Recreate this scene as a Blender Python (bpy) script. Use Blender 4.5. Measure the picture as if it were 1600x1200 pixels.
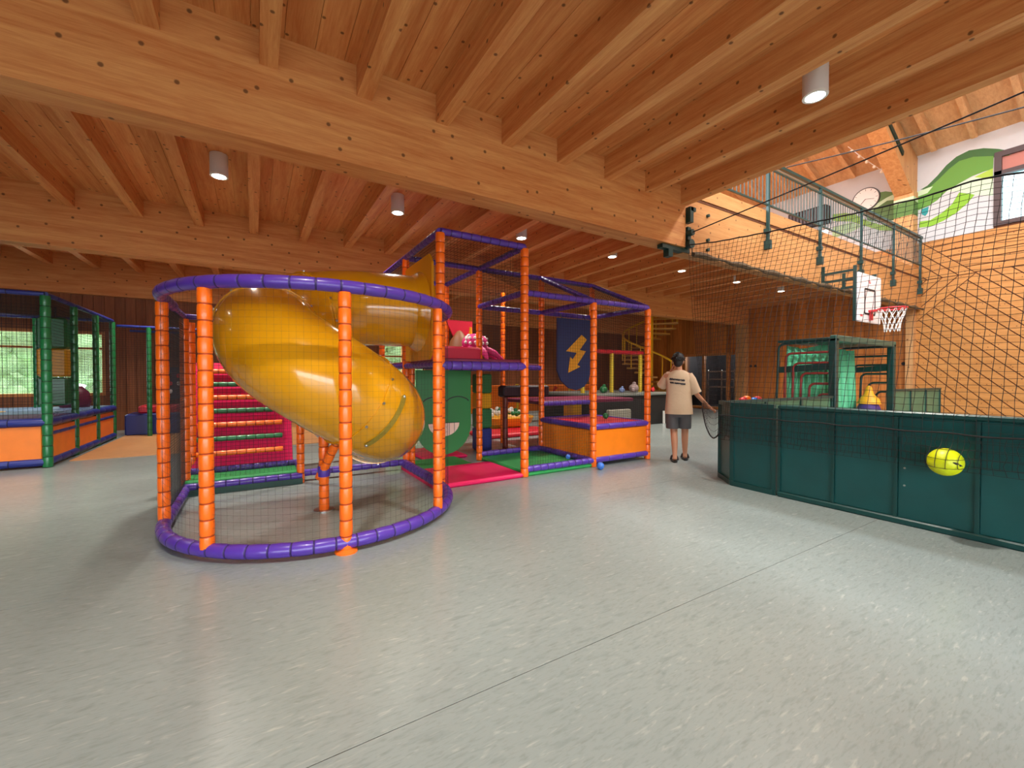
import bpy, math, random
from mathutils import Vector, Matrix
random.seed(7)
PI = math.pi
S = bpy.context.scene
for o in list(bpy.data.objects): bpy.data.objects.remove(o)

# ------------------------------------------------------------------ camera, sky, light, exposure
FPX, HCAM, HORIZON, VPX = 660.0, 1.35, 590.0, 397.0
yaw = math.atan((800 - VPX) / FPX)
pit = math.atan((600 - HORIZON) / FPX)
cam_d = bpy.data.cameras.new('camera'); cam = bpy.data.objects.new('camera', cam_d)
S.collection.objects.link(cam); S.camera = cam
cam_d.sensor_width = 36.0; cam_d.lens = FPX / 1600 * 36.0; cam_d.clip_start = .05; cam_d.clip_end = 300
cam.location = (0, 0, HCAM); cam.rotation_euler = (PI / 2 - pit, 0, -yaw)

W = bpy.data.worlds.new('world'); S.world = W; W.use_nodes = True
bg = W.node_tree.nodes['Background']; bg.inputs[0].default_value = (.86, .94, 1.0, 1); bg.inputs[1].default_value = 5.0
S.view_settings.view_transform = 'Standard'; S.view_settings.look = 'None'
S.view_settings.gamma = 1; S.view_settings.use_curve_mapping = False
S.view_settings.exposure = 1.0
LAMP_W = 230.0
# daylight entering through the ridge skylight of the sports hall
skd = bpy.data.lights.new('skylight_daylight', 'AREA'); skd.shape = 'RECTANGLE'; skd.size = 1.7; skd.size_y = 12.5; skd.energy = 520; skd.color = (.93, .97, 1)
sko = bpy.data.objects.new('skylight_daylight', skd); S.collection.objects.link(sko); sko.location = (10.5, -1.2, 9.9)


# ------------------------------------------------------------------ projection helper: a pixel of the photograph on a known wall plane
_f = Vector((math.sin(yaw) * math.cos(pit), math.cos(yaw) * math.cos(pit), -math.sin(pit)))
_r = Vector((math.cos(yaw), -math.sin(yaw), 0)); _u = _r.cross(_f)
def _ray(x, y): return _f + _r * ((x - 800) / FPX) - _u * ((y - 600) / FPX)
def onX(x, y, X):
    d = _ray(x, y); return Vector((0, 0, HCAM)) + d * (X / d.x)
def onY(x, y, Y):
    d = _ray(x, y); return Vector((0, 0, HCAM)) + d * (Y / d.y)

# ------------------------------------------------------------------ materials
def lin(c):
    f = lambda v: v / 12.92 if v <= .04045 else ((v + .055) / 1.055) ** 2.4
    return tuple(f(v / 255) for v in c) + (1,)
MATS = {}
def mat(name, rgb, rough=.5, metal=0, var=.0, vscale=6, bump=0, bscale=40, coat=0, emit=0, alpha=1, spec=.5, trans=0):
    if name in MATS: return MATS[name]
    m = bpy.data.materials.new(name); m.use_nodes = True; MATS[name] = m
    nt = m.node_tree; b = nt.nodes['Principled BSDF']; c = lin(rgb)
    b.inputs['Base Color'].default_value = c; b.inputs['Roughness'].default_value = rough
    b.inputs['Metallic'].default_value = metal; b.inputs['Coat Weight'].default_value = coat
    b.inputs['Specular IOR Level'].default_value = spec; b.inputs['Alpha'].default_value = alpha
    b.inputs['Transmission Weight'].default_value = trans
    if emit:
        b.inputs['Emission Color'].default_value = c; b.inputs['Emission Strength'].default_value = emit
    if var or bump:
        g = nt.nodes.new('ShaderNodeNewGeometry')
    if var:
        n = nt.nodes.new('ShaderNodeTexNoise'); n.inputs['Scale'].default_value = vscale; n.inputs['Detail'].default_value = 5
        nt.links.new(g.outputs['Position'], n.inputs['Vector'])
        r = nt.nodes.new('ShaderNodeValToRGB')
        r.color_ramp.elements[0].position = .3; r.color_ramp.elements[1].position = .7
        r.color_ramp.elements[0].color = tuple(v * (1 - var) for v in c[:3]) + (1,)
        r.color_ramp.elements[1].color = tuple(min(1, v * (1 + var)) for v in c[:3]) + (1,)
        nt.links.new(n.outputs['Fac'], r.inputs['Fac']); nt.links.new(r.outputs['Color'], b.inputs['Base Color'])
    if bump:
        n2 = nt.nodes.new('ShaderNodeTexNoise'); n2.inputs['Scale'].default_value = bscale
        nt.links.new(g.outputs['Position'], n2.inputs['Vector'])
        bp = nt.nodes.new('ShaderNodeBump'); bp.inputs['Strength'].default_value = bump; bp.inputs['Distance'].default_value = .02
        nt.links.new(n2.outputs['Fac'], bp.inputs['Height']); nt.links.new(bp.outputs['Normal'], b.inputs['Normal'])
    return m

def wood(name, c0, c1, axis='X', rough=.55, knots=True, knot_scale=2.2, grain=1.0, per_obj=0.0):
    m = bpy.data.materials.new(name); m.use_nodes = True; MATS[name] = m
    nt = m.node_tree; N = nt.nodes; L = nt.links; b = N['Principled BSDF']
    b.inputs['Roughness'].default_value = rough; b.inputs['Specular IOR Level'].default_value = .3
    g = N.new('ShaderNodeNewGeometry')
    mp = N.new('ShaderNodeMapping'); s = [9 * grain, 9 * grain, 9 * grain]; s['XYZ'.index(axis)] = .55 * grain
    mp.inputs['Scale'].default_value = s; L.new(g.outputs['Position'], mp.inputs['Vector'])
    n = N.new('ShaderNodeTexNoise'); n.inputs['Scale'].default_value = 1.6; n.inputs['Detail'].default_value = 7; n.inputs['Roughness'].default_value = .6
    n.inputs['Distortion'].default_value = .5
    L.new(mp.outputs[0], n.inputs['Vector'])
    r = N.new('ShaderNodeValToRGB'); r.color_ramp.elements[0].position = .32; r.color_ramp.elements[1].position = .68
    r.color_ramp.elements[0].color = lin(c0); r.color_ramp.elements[1].color = lin(c1)
    nf = N.new('ShaderNodeTexNoise'); nf.inputs['Scale'].default_value = 9; nf.inputs['Detail'].default_value = 4; nf.inputs['Roughness'].default_value = .7
    L.new(mp.outputs[0], nf.inputs['Vector'])
    mf = N.new('ShaderNodeMath'); mf.operation = 'MULTIPLY_ADD'; mf.inputs[1].default_value = .55; L.new(nf.outputs['Fac'], mf.inputs[0])
    mo_ = N.new('ShaderNodeMath'); mo_.operation = 'SUBTRACT'; mo_.inputs[1].default_value = .275; L.new(n.outputs['Fac'], mo_.inputs[0]); L.new(mo_.outputs[0], mf.inputs[2])
    L.new(mf.outputs[0], r.inputs['Fac']); col = r.outputs['Color']
    if per_obj:
        oi = N.new('ShaderNodeObjectInfo'); mr = N.new('ShaderNodeMapRange')
        mr.inputs['To Min'].default_value = 1 - per_obj; mr.inputs['To Max'].default_value = 1 + per_obj
        L.new(oi.outputs['Random'], mr.inputs['Value'])
        vm = N.new('ShaderNodeVectorMath'); vm.operation = 'SCALE'
        L.new(col, vm.inputs[0]); L.new(mr.outputs[0], vm.inputs['Scale']); col = vm.outputs[0]
    if knots:
        sx = N.new('ShaderNodeSeparateXYZ'); L.new(g.outputs['Position'], sx.inputs[0])
        oth = [c for c in 'XYZ' if c != axis]
        ad = N.new('ShaderNodeMath'); ad.operation = 'ADD'; L.new(sx.outputs[oth[0]], ad.inputs[0]); L.new(sx.outputs[oth[1]], ad.inputs[1])
        cb = N.new('ShaderNodeCombineXYZ'); L.new(sx.outputs[axis], cb.inputs['X']); L.new(ad.outputs[0], cb.inputs['Y'])
        v = N.new('ShaderNodeTexVoronoi'); v.voronoi_dimensions = '2D'; v.inputs['Scale'].default_value = knot_scale; v.inputs['Randomness'].default_value = 1
        L.new(cb.outputs[0], v.inputs['Vector'])
        kr = N.new('ShaderNodeValToRGB'); kr.color_ramp.elements[0].position = .035; kr.color_ramp.elements[1].position = .06
        kr.color_ramp.elements[0].color = (.75, .75, .75, 1); kr.color_ramp.elements[1].color = (0, 0, 0, 1)
        L.new(v.outputs['Distance'], kr.inputs['Fac'])
        mx = N.new('ShaderNodeMixRGB'); mx.inputs['Color2'].default_value = lin((70, 38, 22))
        L.new(kr.outputs['Color'], mx.inputs['Fac']); L.new(col, mx.inputs['Color1']); col = mx.outputs['Color']
    L.new(col, b.inputs['Base Color'])
    bp = N.new('ShaderNodeBump'); bp.inputs['Strength'].default_value = .12; bp.inputs['Distance'].default_value = .01
    L.new(n.outputs['Fac'], bp.inputs['Height']); L.new(bp.outputs['Normal'], b.inputs['Normal'])
    return m

BEAM = wood('wood_beam', (206, 128, 70), (230, 166, 102), 'X', knot_scale=2.7)
JOIST = wood('wood_joist', (206, 128, 70), (230, 166, 102), 'Y', knot_scale=3)
BOARD = wood('wood_ceiling', (206, 126, 68), (228, 162, 98), 'Y', knot_scale=3.2, per_obj=.09)
FASCIA = wood('wood_fascia', (176, 120, 66), (198, 144, 88), 'X', knot_scale=3)
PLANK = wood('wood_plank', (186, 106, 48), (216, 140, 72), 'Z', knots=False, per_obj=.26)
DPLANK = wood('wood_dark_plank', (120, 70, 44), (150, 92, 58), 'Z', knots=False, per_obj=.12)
GYMW = wood('wood_gym', (176, 118, 58), (196, 138, 76), 'Y', knots=True, knot_scale=4, per_obj=.05)
COLW = wood('wood_column', (186, 132, 82), (210, 162, 108), 'Z')
ROOFW = wood('wood_roof', (190, 148, 104), (212, 172, 126), 'X', knots=False)
FRAMEW = wood('wood_frame', (196, 126, 66), (220, 150, 86), 'Z', knots=False)
GROOVE = mat('dark_line', (96, 52, 24), .8)

def floor_mat():
    m = bpy.data.materials.new('linoleum'); m.use_nodes = True; nt = m.node_tree; N = nt.nodes; L = nt.links
    b = N['Principled BSDF']; b.inputs['Specular IOR Level'].default_value = .5
    g = N.new('ShaderNodeNewGeometry')
    big = N.new('ShaderNodeTexNoise'); big.inputs['Scale'].default_value = 1.1; big.inputs['Detail'].default_value = 1
    L.new(g.outputs['Position'], big.inputs['Vector'])
    r = N.new('ShaderNodeValToRGB'); r.color_ramp.elements[0].position = .1; r.color_ramp.elements[1].position = .9
    r.color_ramp.elements[0].color = lin((133, 143, 142)); r.color_ramp.elements[1].color = lin((146, 156, 154))
    L.new(big.outputs['Fac'], r.inputs['Fac']); col = r.outputs['Color']
    for rot, sc, lo, hi, c, am in ((.12, 6.5, .54, .72, (112, 123, 122), .45), (.05, 8, .60, .74, (186, 190, 184), .38), (.2, 18, .52, .72, (112, 120, 116), .4)):
        mp = N.new('ShaderNodeMapping'); mp.inputs['Rotation'].default_value = (0, 0, rot); mp.inputs['Scale'].default_value = (1.2, 6, 1)
        mp.inputs['Location'].default_value = (sc, rot * 20, 0)
        L.new(g.outputs['Position'], mp.inputs['Vector'])
        n = N.new('ShaderNodeTexNoise'); n.inputs['Scale'].default_value = sc; n.inputs['Detail'].default_value = 3; n.inputs['Distortion'].default_value = .6
        L.new(mp.outputs[0], n.inputs['Vector'])
        rr = N.new('ShaderNodeValToRGB'); rr.color_ramp.elements[0].position = lo; rr.color_ramp.elements[1].position = hi
        rr.color_ramp.elements[0].color = (0, 0, 0, 1); rr.color_ramp.elements[1].color = (am, am, am, 1)
        L.new(n.outputs['Fac'], rr.inputs['Fac'])
        mx = N.new('ShaderNodeMixRGB'); mx.inputs['Color2'].default_value = lin(c)
        L.new(rr.outputs['Color'], mx.inputs['Fac']); L.new(col, mx.inputs['Color1']); col = mx.outputs['Color']
    L.new(col, b.inputs['Base Color'])
    b.inputs['Roughness'].default_value = .27
    return m
FLOOR = floor_mat()

ORANGE = mat('orange_vinyl', (255, 112, 14), .32, coat=.2)
ORANGE_T = mat('orange_tie', (176, 62, 8), .6)
PURPLE = mat('purple_vinyl', (84, 52, 158), .32, coat=.2)
PURPLE_T = mat('purple_tie', (48, 30, 92), .6)
GREENP = mat('green_vinyl', (26, 112, 62), .34, coat=.2)
GREEN_T = mat('green_tie', (14, 62, 36), .6)
YELLOWP = mat('yellow_vinyl', (226, 196, 48), .4)
BLUEP = mat('blue_vinyl', (34, 46, 128), .4)
NETBLK = mat('black_net', (26, 22, 24), .8)
SLIDE = mat('yellow_plastic', (226, 158, 16), .18, coat=.5, var=.06, vscale=3)
YPANEL = mat('yellow_panel', (232, 164, 20), .35)
MAGENTA = mat('magenta_mat', (222, 8, 88), .42, var=.05)
GREENMAT = mat('green_mat', (44, 150, 76), .5, var=.05)
REDMAT = mat('red_mat', (214, 24, 48), .42)
ORPANEL = mat('orange_panel', (244, 128, 18), .42, var=.05)
NAVY = mat('navy_mat', (26, 44, 92), .6)
BLACK = mat('black_rubber', (24, 24, 26), .6)
DARK = mat('dark_grey', (44, 42, 44), .6)
WHITE = mat('white_paint', (232, 230, 226), .5)
STEEL = mat('zinc_bolt', (190, 190, 186), .3, metal=1)
TEAL = mat('teal_board', (16, 74, 74), .28, var=.14, vscale=2.2, bump=.15, bscale=6)
TEALF = mat('teal_frame', (12, 62, 60), .38)
DGREEN = mat('dark_green_steel', (12, 54, 50), .4)
WALLW = mat('white_plaster', (188, 189, 190), .8, var=.02)
RED = mat('red_steel', (214, 40, 48), .35)
YSTEEL = mat('yellow_steel', (240, 186, 30), .35)
TAN = mat('tan_floor', (196, 140, 88), .5, var=.06)
GLASSD = mat('dark_glass', (22, 24, 28), .06, spec=.8)

# ------------------------------------------------------------------ mesh building
COL = S.collection
class MB:
    def __init__(s): s.v = []; s.f = []; s.m = []
    def add(s, vs, fs, mi=0):
        o = len(s.v); s.v += [tuple(v) for v in vs]; s.f += [tuple(i + o for i in f) for f in fs]; s.m += [mi] * len(fs); return s
    def box(s, x0, x1, y0, y1, z0, z1, mi=0):
        return s.add([(x0, y0, z0), (x1, y0, z0), (x1, y1, z0), (x0, y1, z0), (x0, y0, z1), (x1, y0, z1), (x1, y1, z1), (x0, y1, z1)],
                     [(3, 2, 1, 0), (4, 5, 6, 7), (0, 1, 5, 4), (1, 2, 6, 5), (2, 3, 7, 6), (3, 0, 4, 7)], mi)
    def rbox(s, x0, x1, y0, y1, z0, z1, b=.02, mi=0):
        # box with chamfered edges: stacked outlines
        def ring(i, z): return [(x0 + i + b, y0 + i, z), (x1 - i - b, y0 + i, z), (x1 - i, y0 + i + b, z), (x1 - i, y1 - i - b, z), (x1 - i - b, y1 - i, z), (x0 + i + b, y1 - i, z), (x0 + i, y1 - i - b, z), (x0 + i, y0 + i + b, z)]
        vs = ring(b, z0) + ring(0, z0 + b) + ring(0, z1 - b) + ring(b, z1)
        fs = [tuple(range(7, -1, -1)), tuple(range(24, 32))]
        for k in range(3):
            for i in range(8): fs.append((k * 8 + i, k * 8 + (i + 1) % 8, k * 8 + 8 + (i + 1) % 8, k * 8 + 8 + i))
        return s.add(vs, fs, mi)
    def bar(s, p, q, w, h=None, up=(0, 0, 1), mi=0, caps=True):
        h = h or w; p = Vector(p); q = Vector(q); d = (q - p)
        if d.length < 1e-6: return s
        d.normalize(); up = Vector(up)
        if abs(d.dot(up)) > .98: up = Vector((1, 0, 0)) if abs(d.x) < .9 else Vector((0, 1, 0))
        a = d.cross(up).normalized() * w / 2; b = a.cross(d).normalized() * h / 2
        vs = [p - a - b, p + a - b, p + a + b, p - a + b, q - a - b, q + a - b, q + a + b, q - a + b]
        fs = [(0, 1, 5, 4), (1, 2, 6, 5), (2, 3, 7, 6), (3, 0, 4, 7)]
        if caps: fs += [(3, 2, 1, 0), (4, 5, 6, 7)]
        return s.add(vs, fs, mi)
    def frames(s, path, closed=False):
        P = [Vector(p) for p in path]; n = len(P); T = []
        for i in range(n):
            a = P[(i - 1) % n] if closed or i > 0 else P[i]; b = P[(i + 1) % n] if closed or i < n - 1 else P[i]
            T.append((b - a).normalized())
        up = Vector((0, 0, 1)) if abs(T[0].z) < .95 else Vector((1, 0, 0))
        nrm = (up - T[0] * up.dot(T[0])).normalized(); out = []
        for i in range(n):
            nrm = (nrm - T[i] * nrm.dot(T[i])).normalized(); out.append((P[i], nrm, T[i].cross(nrm)))
        return out
    def tube(s, path, r, seg=8, closed=False, caps=True, mi=0, mis=None):
        fr = s.frames(path, closed); n = len(fr); vs = []
        for i, (p, a, b) in enumerate(fr):
            ri = r[i] if isinstance(r, (list, tuple)) else r
            for k in range(seg):
                t = 2 * PI * k / seg; vs.append(p + a * math.cos(t) * ri + b * math.sin(t) * ri)
        o = len(s.v); s.v += [tuple(v) for v in vs]
        for i in range(n if closed else n - 1):
            j = (i + 1) % n
            for k in range(seg):
                l = (k + 1) % seg; s.f.append((o + i * seg + k, o + i * seg + l, o + j * seg + l, o + j * seg + k)); s.m.append(mis[i] if mis else mi)
        if caps and not closed:
            s.f.append(tuple(o + k for k in range(seg - 1, -1, -1))); s.m.append(mi)
            s.f.append(tuple(o + (n - 1) * seg + k for k in range(seg))); s.m.append(mi)
        return s
    def cyl(s, p, q, r, seg=12, mi=0, r2=None): return s.tube([p, q], [r, r if r2 is None else r2], seg, mi=mi)
    def lathe(s, prof, c=(0, 0, 0), seg=16, mi=0, sx=1, sy=1):
        vs = []; n = len(prof)
        for (r, z) in prof:
            for k in range(seg):
                t = 2 * PI * k / seg; vs.append((c[0] + r * sx * math.cos(t), c[1] + r * sy * math.sin(t), c[2] + z))
        fs = [tuple(range(seg - 1, -1, -1)), tuple((n - 1) * seg + k for k in range(seg))]
        for i in range(n - 1):
            for k in range(seg): l = (k + 1) % seg; fs.append((i * seg + k, i * seg + l, i * seg + seg + l, i * seg + seg + k))
        return s.add(vs, fs, mi)
    def ball(s, c, r, seg=14, rings=8, mi=0, sc=(1, 1, 1)):
        vs = [(c[0], c[1], c[2] - r * sc[2])]
        for i in range(1, rings):
            a = -PI / 2 + PI * i / rings
            for k in range(seg):
                t = 2 * PI * k / seg; vs.append((c[0] + r * sc[0] * math.cos(a) * math.cos(t), c[1] + r * sc[1] * math.cos(a) * math.sin(t), c[2] + r * sc[2] * math.sin(a)))
        vs.append((c[0], c[1], c[2] + r * sc[2])); top = len(vs) - 1; fs = []
        for k in range(seg):
            l = (k + 1) % seg; fs.append((0, 1 + l, 1 + k)); b = 1 + (rings - 2) * seg; fs.append((top, b + k, b + l))
        for i in range(rings - 2):
            for k in range(seg): l = (k + 1) % seg; a = 1 + i * seg; fs.append((a + k, a + l, a + seg + l, a + seg + k))
        return s.add(vs, fs, mi)
    def prism(s, poly, fn, t, mi=0):
        # poly: 2D outline; fn(u, v, w) -> 3D; w runs 0..t
        n = len(poly); vs = [fn(u, v, 0) for u, v in poly] + [fn(u, v, t) for u, v in poly]
        fs = [tuple(range(n - 1, -1, -1)), tuple(range(n, 2 * n))] + [(i, (i + 1) % n, n + (i + 1) % n, n + i) for i in range(n)]
        return s.add(vs, fs, mi)
    def loft(s, rings, mi=0, caps=True):
        seg = len(rings[0]); vs = [v for r in rings for v in r]; n = len(rings); fs = []
        for i in range(n - 1):
            for k in range(seg): l = (k + 1) % seg; fs.append((i * seg + k, i * seg + l, i * seg + seg + l, i * seg + seg + k))
        if caps: fs += [tuple(range(seg - 1, -1, -1)), tuple((n - 1) * seg + k for k in range(seg))]
        return s.add(vs, fs, mi)
    def net(s, a, b, c, d, cell, w, mi=0):
        # wires between the corners a-b (bottom) and d-c (top)
        a, b, c, d = map(Vector, (a, b, c, d))
        n = max(1, round(max((b - a).length, (c - d).length) / cell)); m = max(1, round(max((d - a).length, (c - b).length) / cell))
        for i in range(n + 1): t = i / n; s.bar(a.lerp(b, t), d.lerp(c, t), w, caps=False, mi=mi)
        for j in range(m + 1): t = j / m; s.bar(a.lerp(d, t), b.lerp(c, t), w, caps=False, mi=mi)
        return s
    def mesh(s, name, mats, smooth=False):
        me = bpy.data.meshes.new(name); me.from_pydata(s.v, [], s.f); me.update()
        for m in (mats if isinstance(mats, (list, tuple)) else [mats]): me.materials.append(m)
        me.polygons.foreach_set('material_index', s.m)
        if smooth:
            me.polygons.foreach_set('use_smooth', [True] * len(s.f))
            try: me.set_sharp_from_angle(angle=math.radians(48))
            except Exception: pass
        return me
    def build(s, name, mats, parent=None, smooth=False, loc=None):
        return obj(name, s.mesh(name, mats, smooth), parent, loc)
def obj(name, me, parent=None, loc=None, rz=0):
    o = bpy.data.objects.new(name, me); COL.objects.link(o)
    if parent is not None: o.parent = parent
    if loc is not None: o.location = loc
    if rz: o.rotation_euler.z = rz
    return o
def tag(o, label, cat, group=None):
    o['label'] = label; o['category'] = cat
    if group: o['group'] = group
    return o
def thing(name, label, cat, group=None, loc=(0, 0, 0), rz=0): return tag(obj(name, None, None, loc, rz), label, cat, group)
def struct(o, label=None):
    o['kind'] = 'structure'
    if label: o['label'] = label
    return o
def smooth_path(P, per=8):
    P = [Vector(p) for p in P]; out = []
    for i in range(len(P) - 1):
        p0 = P[max(i - 1, 0)]; p1 = P[i]; p2 = P[i + 1]; p3 = P[min(i + 2, len(P) - 1)]
        for k in range(per):
            t = k / per
            out.append(.5 * ((2 * p1) + (p2 - p0) * t + (2 * p0 - 5 * p1 + 4 * p2 - p3) * t * t + (3 * p1 - p0 - 3 * p2 + p3) * t ** 3))
    out.append(P[-1]); return out
def resample(P, step):
    P = [Vector(p) for p in P]; L = [0]
    for i in range(1, len(P)): L.append(L[-1] + (P[i] - P[i - 1]).length)
    n = max(1, round(L[-1] / step)); out = []; j = 0
    for i in range(n + 1):
        t = L[-1] * i / n
        while j < len(P) - 2 and L[j + 1] < t: j += 1
        out.append(P[j].lerp(P[j + 1], min(1, max(0, (t - L[j]) / max(1e-9, L[j + 1] - L[j])))))
    return out
def pad_tube(mb, path, r, seglen=.13, seg=12):
    """foam sleeve strapped with ties: plump segments (slot 0) with a dark pinched tie (slot 1) between them"""
    Q = resample(path, seglen); pts = []; rad = []; mis = []
    for i in range(len(Q) - 1):
        a, b = Q[i], Q[i + 1]; L = (b - a).length; e = min(.006, L * .1) / L
        for t, k in ((e, .97), (e * 2.2, 1.0), (.5, 1.035), (1 - e * 2.2, 1.0), (1 - e, .97)):
            pts.append(a.lerp(b, t)); rad.append(r * k)
        mis += [0, 0, 0, 0, 1]
    # pinch between segments
    p2, r2, m2 = [], [], []
    for i in range(len(pts)):
        p2.append(pts[i]); r2.append(rad[i])
        if i < len(pts) - 1:
            if mis[i] == 1:
                m2 += [1, 1]; p2.append(pts[i].lerp(pts[i + 1], .5)); r2.append(r * .9)
            else: m2.append(0)
    return mb.tube(p2, r2, seg, mis=m2)
_PC = {}
def pad_post(x, y, z0, z1, parent, mats=(ORANGE, ORANGE_T), r=.05, name='post', seglen=.125):
    key = (round(z1 - z0, 3), mats[0].name, r, seglen)
    if key not in _PC: _PC[key] = pad_tube(MB(), [(0, 0, 0), (0, 0, z1 - z0)], r, seglen).mesh('padded_post', mats, True)
    return obj(name, _PC[key], parent, (x, y, z0))
def pad_rail(p, q, parent, mats=(PURPLE, PURPLE_T), r=.045, name='rail', seglen=.13):
    return pad_tube(MB(), [p, q], r, seglen).build(name, mats, parent, True)

# ------------------------------------------------------------------ room shell
XW = 16.6            # the hall's far side wall
ZB, ZJ, ZC = 3.4, 4.05, 4.36      # beam soffit, joist soffit, ceiling boards
XE = 5.75            # edge of the low ceiling towards the tall sports hall
YB = [4.27, 9.35, 14.3]           # near faces of the three beams

fl = struct(MB().box(-10, 18, -7, 15, -.06, -.006).build('floor', GROOVE))
y = -6.88
SEAM = 2.02
ys = [1.60 + SEAM * k for k in range(-4, 7)]
lo = MB().box(0, 28, .0016, SEAM - .0016, -.006, 0).mesh('lino_sheet', FLOOR)
for yy in ys: obj('lino_sheet', lo, fl, (-10, yy, 0))
struct(MB().box(-2.55, 1.2, 9.5, 14.3, 0.001, .012).build('floor_mat_area', TAN, fl))

ce = struct(MB().box(-10, XE + .07, -5, 4.4, ZC, ZC + .05).box(-10, XW, 4.4, 14.5, ZC, ZC + .05).build('ceiling', BOARD))
for i, yb in enumerate(YB):
    x1 = XE + .05 if i == 0 else XW
    MB().box(-10, x1, yb, yb + .3, ZB if i else ZB, ZC - .002).build('beam', BEAM, ce)
for y0_, y1_, xa_, n_ in ((-5, YB[0], -10, 63), (YB[0] + .3, YB[1], -10, 106), (YB[1] + .3, YB[2], -10, 106)):
    pk = MB().box(.002, .248, y0_, y1_, ZC - .018, ZC).mesh('ceiling_plank', BOARD)
    for k in range(n_): obj('ceiling_plank', pk, ce, (xa_ + k * .25, 0, 0))
jn = MB().box(-.07, .07, -5, YB[0], ZJ, ZC - .001).mesh('joist', JOIST)
for k in range(0, 19): obj('joist', jn, ce, (XE - .803 * k, 0, 0))
jf = MB().box(-.07, .07, YB[0] + .3, YB[1], ZJ, ZC - .001).mesh('joist', JOIST)
for k in range(-9, 21): obj('joist', jf, ce, (.02 + .83 * k, 0, 0))
jg = MB().box(-.07, .07, YB[1] + .3, YB[2], ZJ, ZC - .001).mesh('joist', JOIST)
for k in range(-11, 8): obj('joist', jg, ce, (.02 + .83 * k, 0, 0))

# unseen walls added to block sky light; rear door opening added for fill light
wr = struct(MB().box(-10, 5.8, -5.2, -5.05, 2.6, ZC + .04).box(-10, -8.5, -5.2, -5.05, 0, 2.6).box(5.0, 5.8, -5.2, -5.05, 0, 2.6).build('wall_rear_unseen', DPLANK))
struct(MB().box(5.6, XW + .3, -7.2, -7, 0, 10.5).build('wall_gym_rear_unseen', GYMW))  # unseen end wall added so the hall is lit mostly from above
struct(MB().box(-10.15, -10, -5.2, 14.6, 0, ZC + .1).build('wall_left_unseen', DPLANK))
dr = struct(obj('added_door_1', None))  # added doorway out of view, lets low sky light in
for k in range(10): MB().box(-8.5 + k * 1.5 - .03, -8.5 + k * 1.5 + .03, -5.16, -5.08, 0, 2.6).build('door_frame', FRAMEW, dr)
struct(MB().box(-30, 30, -40, -7, -.12, -.06).build('ground_outside_added', mat('grey_paving', (150, 148, 140), .9)))  # unseen ground added to stop sky light coming up from below
# fascia of the gallery over the sports hall
fa = struct(MB().box(XE + .05, XW, 4.32, 4.52, 3.32, 4.22).build('trim_1', FASCIA), 'wide pale timber fascia board along the gallery edge')
MB().box(XE + .05, XW, 4.295, 4.52, 4.24, 4.47).build('upper_board', FASCIA, fa)
MB().box(XE + .05, XW, 4.312, 4.5, 4.2, 4.24).build('dark_line', GROOVE, fa)  # dark strip paints the shadow line under the upper board
struct(MB().box(XE, XW, 4.5, 9.3, 4.425, 4.46).build('floor_gallery', BOARD))
struct(MB().box(XE, XW + .3, 9.3, 9.45, 4.46, 13).build('wall_gallery_back', COLW))
for x, z in ((6.42, 4.02), (6.42, 3.62), (6.42, 3.46)): MB().cyl((x, 4.28, z), (x, 4.33, z), .028, 8).build('bolt', DGREEN, fa, True)

# back wall behind the far play areas, with two garden windows
wb = struct(MB().box(-10, -5.6, 14.46, 14.6, 0, ZC).box(-3.2, 3.6, 14.46, 14.6, 0, ZC).box(5.2, XW + .3, 14.46, 14.6, 0, ZC)
            .box(-5.6, -3.2, 14.46, 14.6, 0, .9).box(-5.6, -3.2, 14.46, 14.6, 2.5, ZC).box(3.6, 5.2, 14.46, 14.6, 0, .9).box(3.6, 5.2, 14.46, 14.6, 2.5, ZC).build('wall_back', GROOVE))
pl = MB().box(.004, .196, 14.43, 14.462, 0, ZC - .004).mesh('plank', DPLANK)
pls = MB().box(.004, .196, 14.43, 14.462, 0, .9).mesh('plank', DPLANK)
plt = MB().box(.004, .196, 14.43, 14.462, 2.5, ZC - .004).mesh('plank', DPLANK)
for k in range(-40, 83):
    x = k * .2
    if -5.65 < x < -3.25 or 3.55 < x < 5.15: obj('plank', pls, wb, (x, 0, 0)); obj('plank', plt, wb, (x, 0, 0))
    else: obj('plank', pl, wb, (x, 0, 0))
GLASS = mat('window_glass', (225, 240, 235), .04, alpha=.12)
for n, (x0, x1) in enumerate(((-5.6, -3.2), (3.6, 5.2))):
    w = struct(obj('window_%d' % (n + 2), None))
    f = MB().box(x0, x1, 14.44, 14.56, .9, .97).box(x0, x1, 14.44, 14.56, 2.43, 2.5)
    for x in (x0, (x0 + x1) / 2 - .03, x1 - .06): f.box(x, x + .06, 14.44, 14.56, .97, 2.43)
    f.box(x0, x1, 14.46, 14.54, 2.05, 2.1).build('window_frame', FRAMEW, w)
    for x in (x0 + .06, (x0 + x1) / 2 + .03): MB().box(x, x + (x1 - x0) / 2 - .09, 14.5, 14.506, .97, 2.43).build('pane', GLASS, w)

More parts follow.
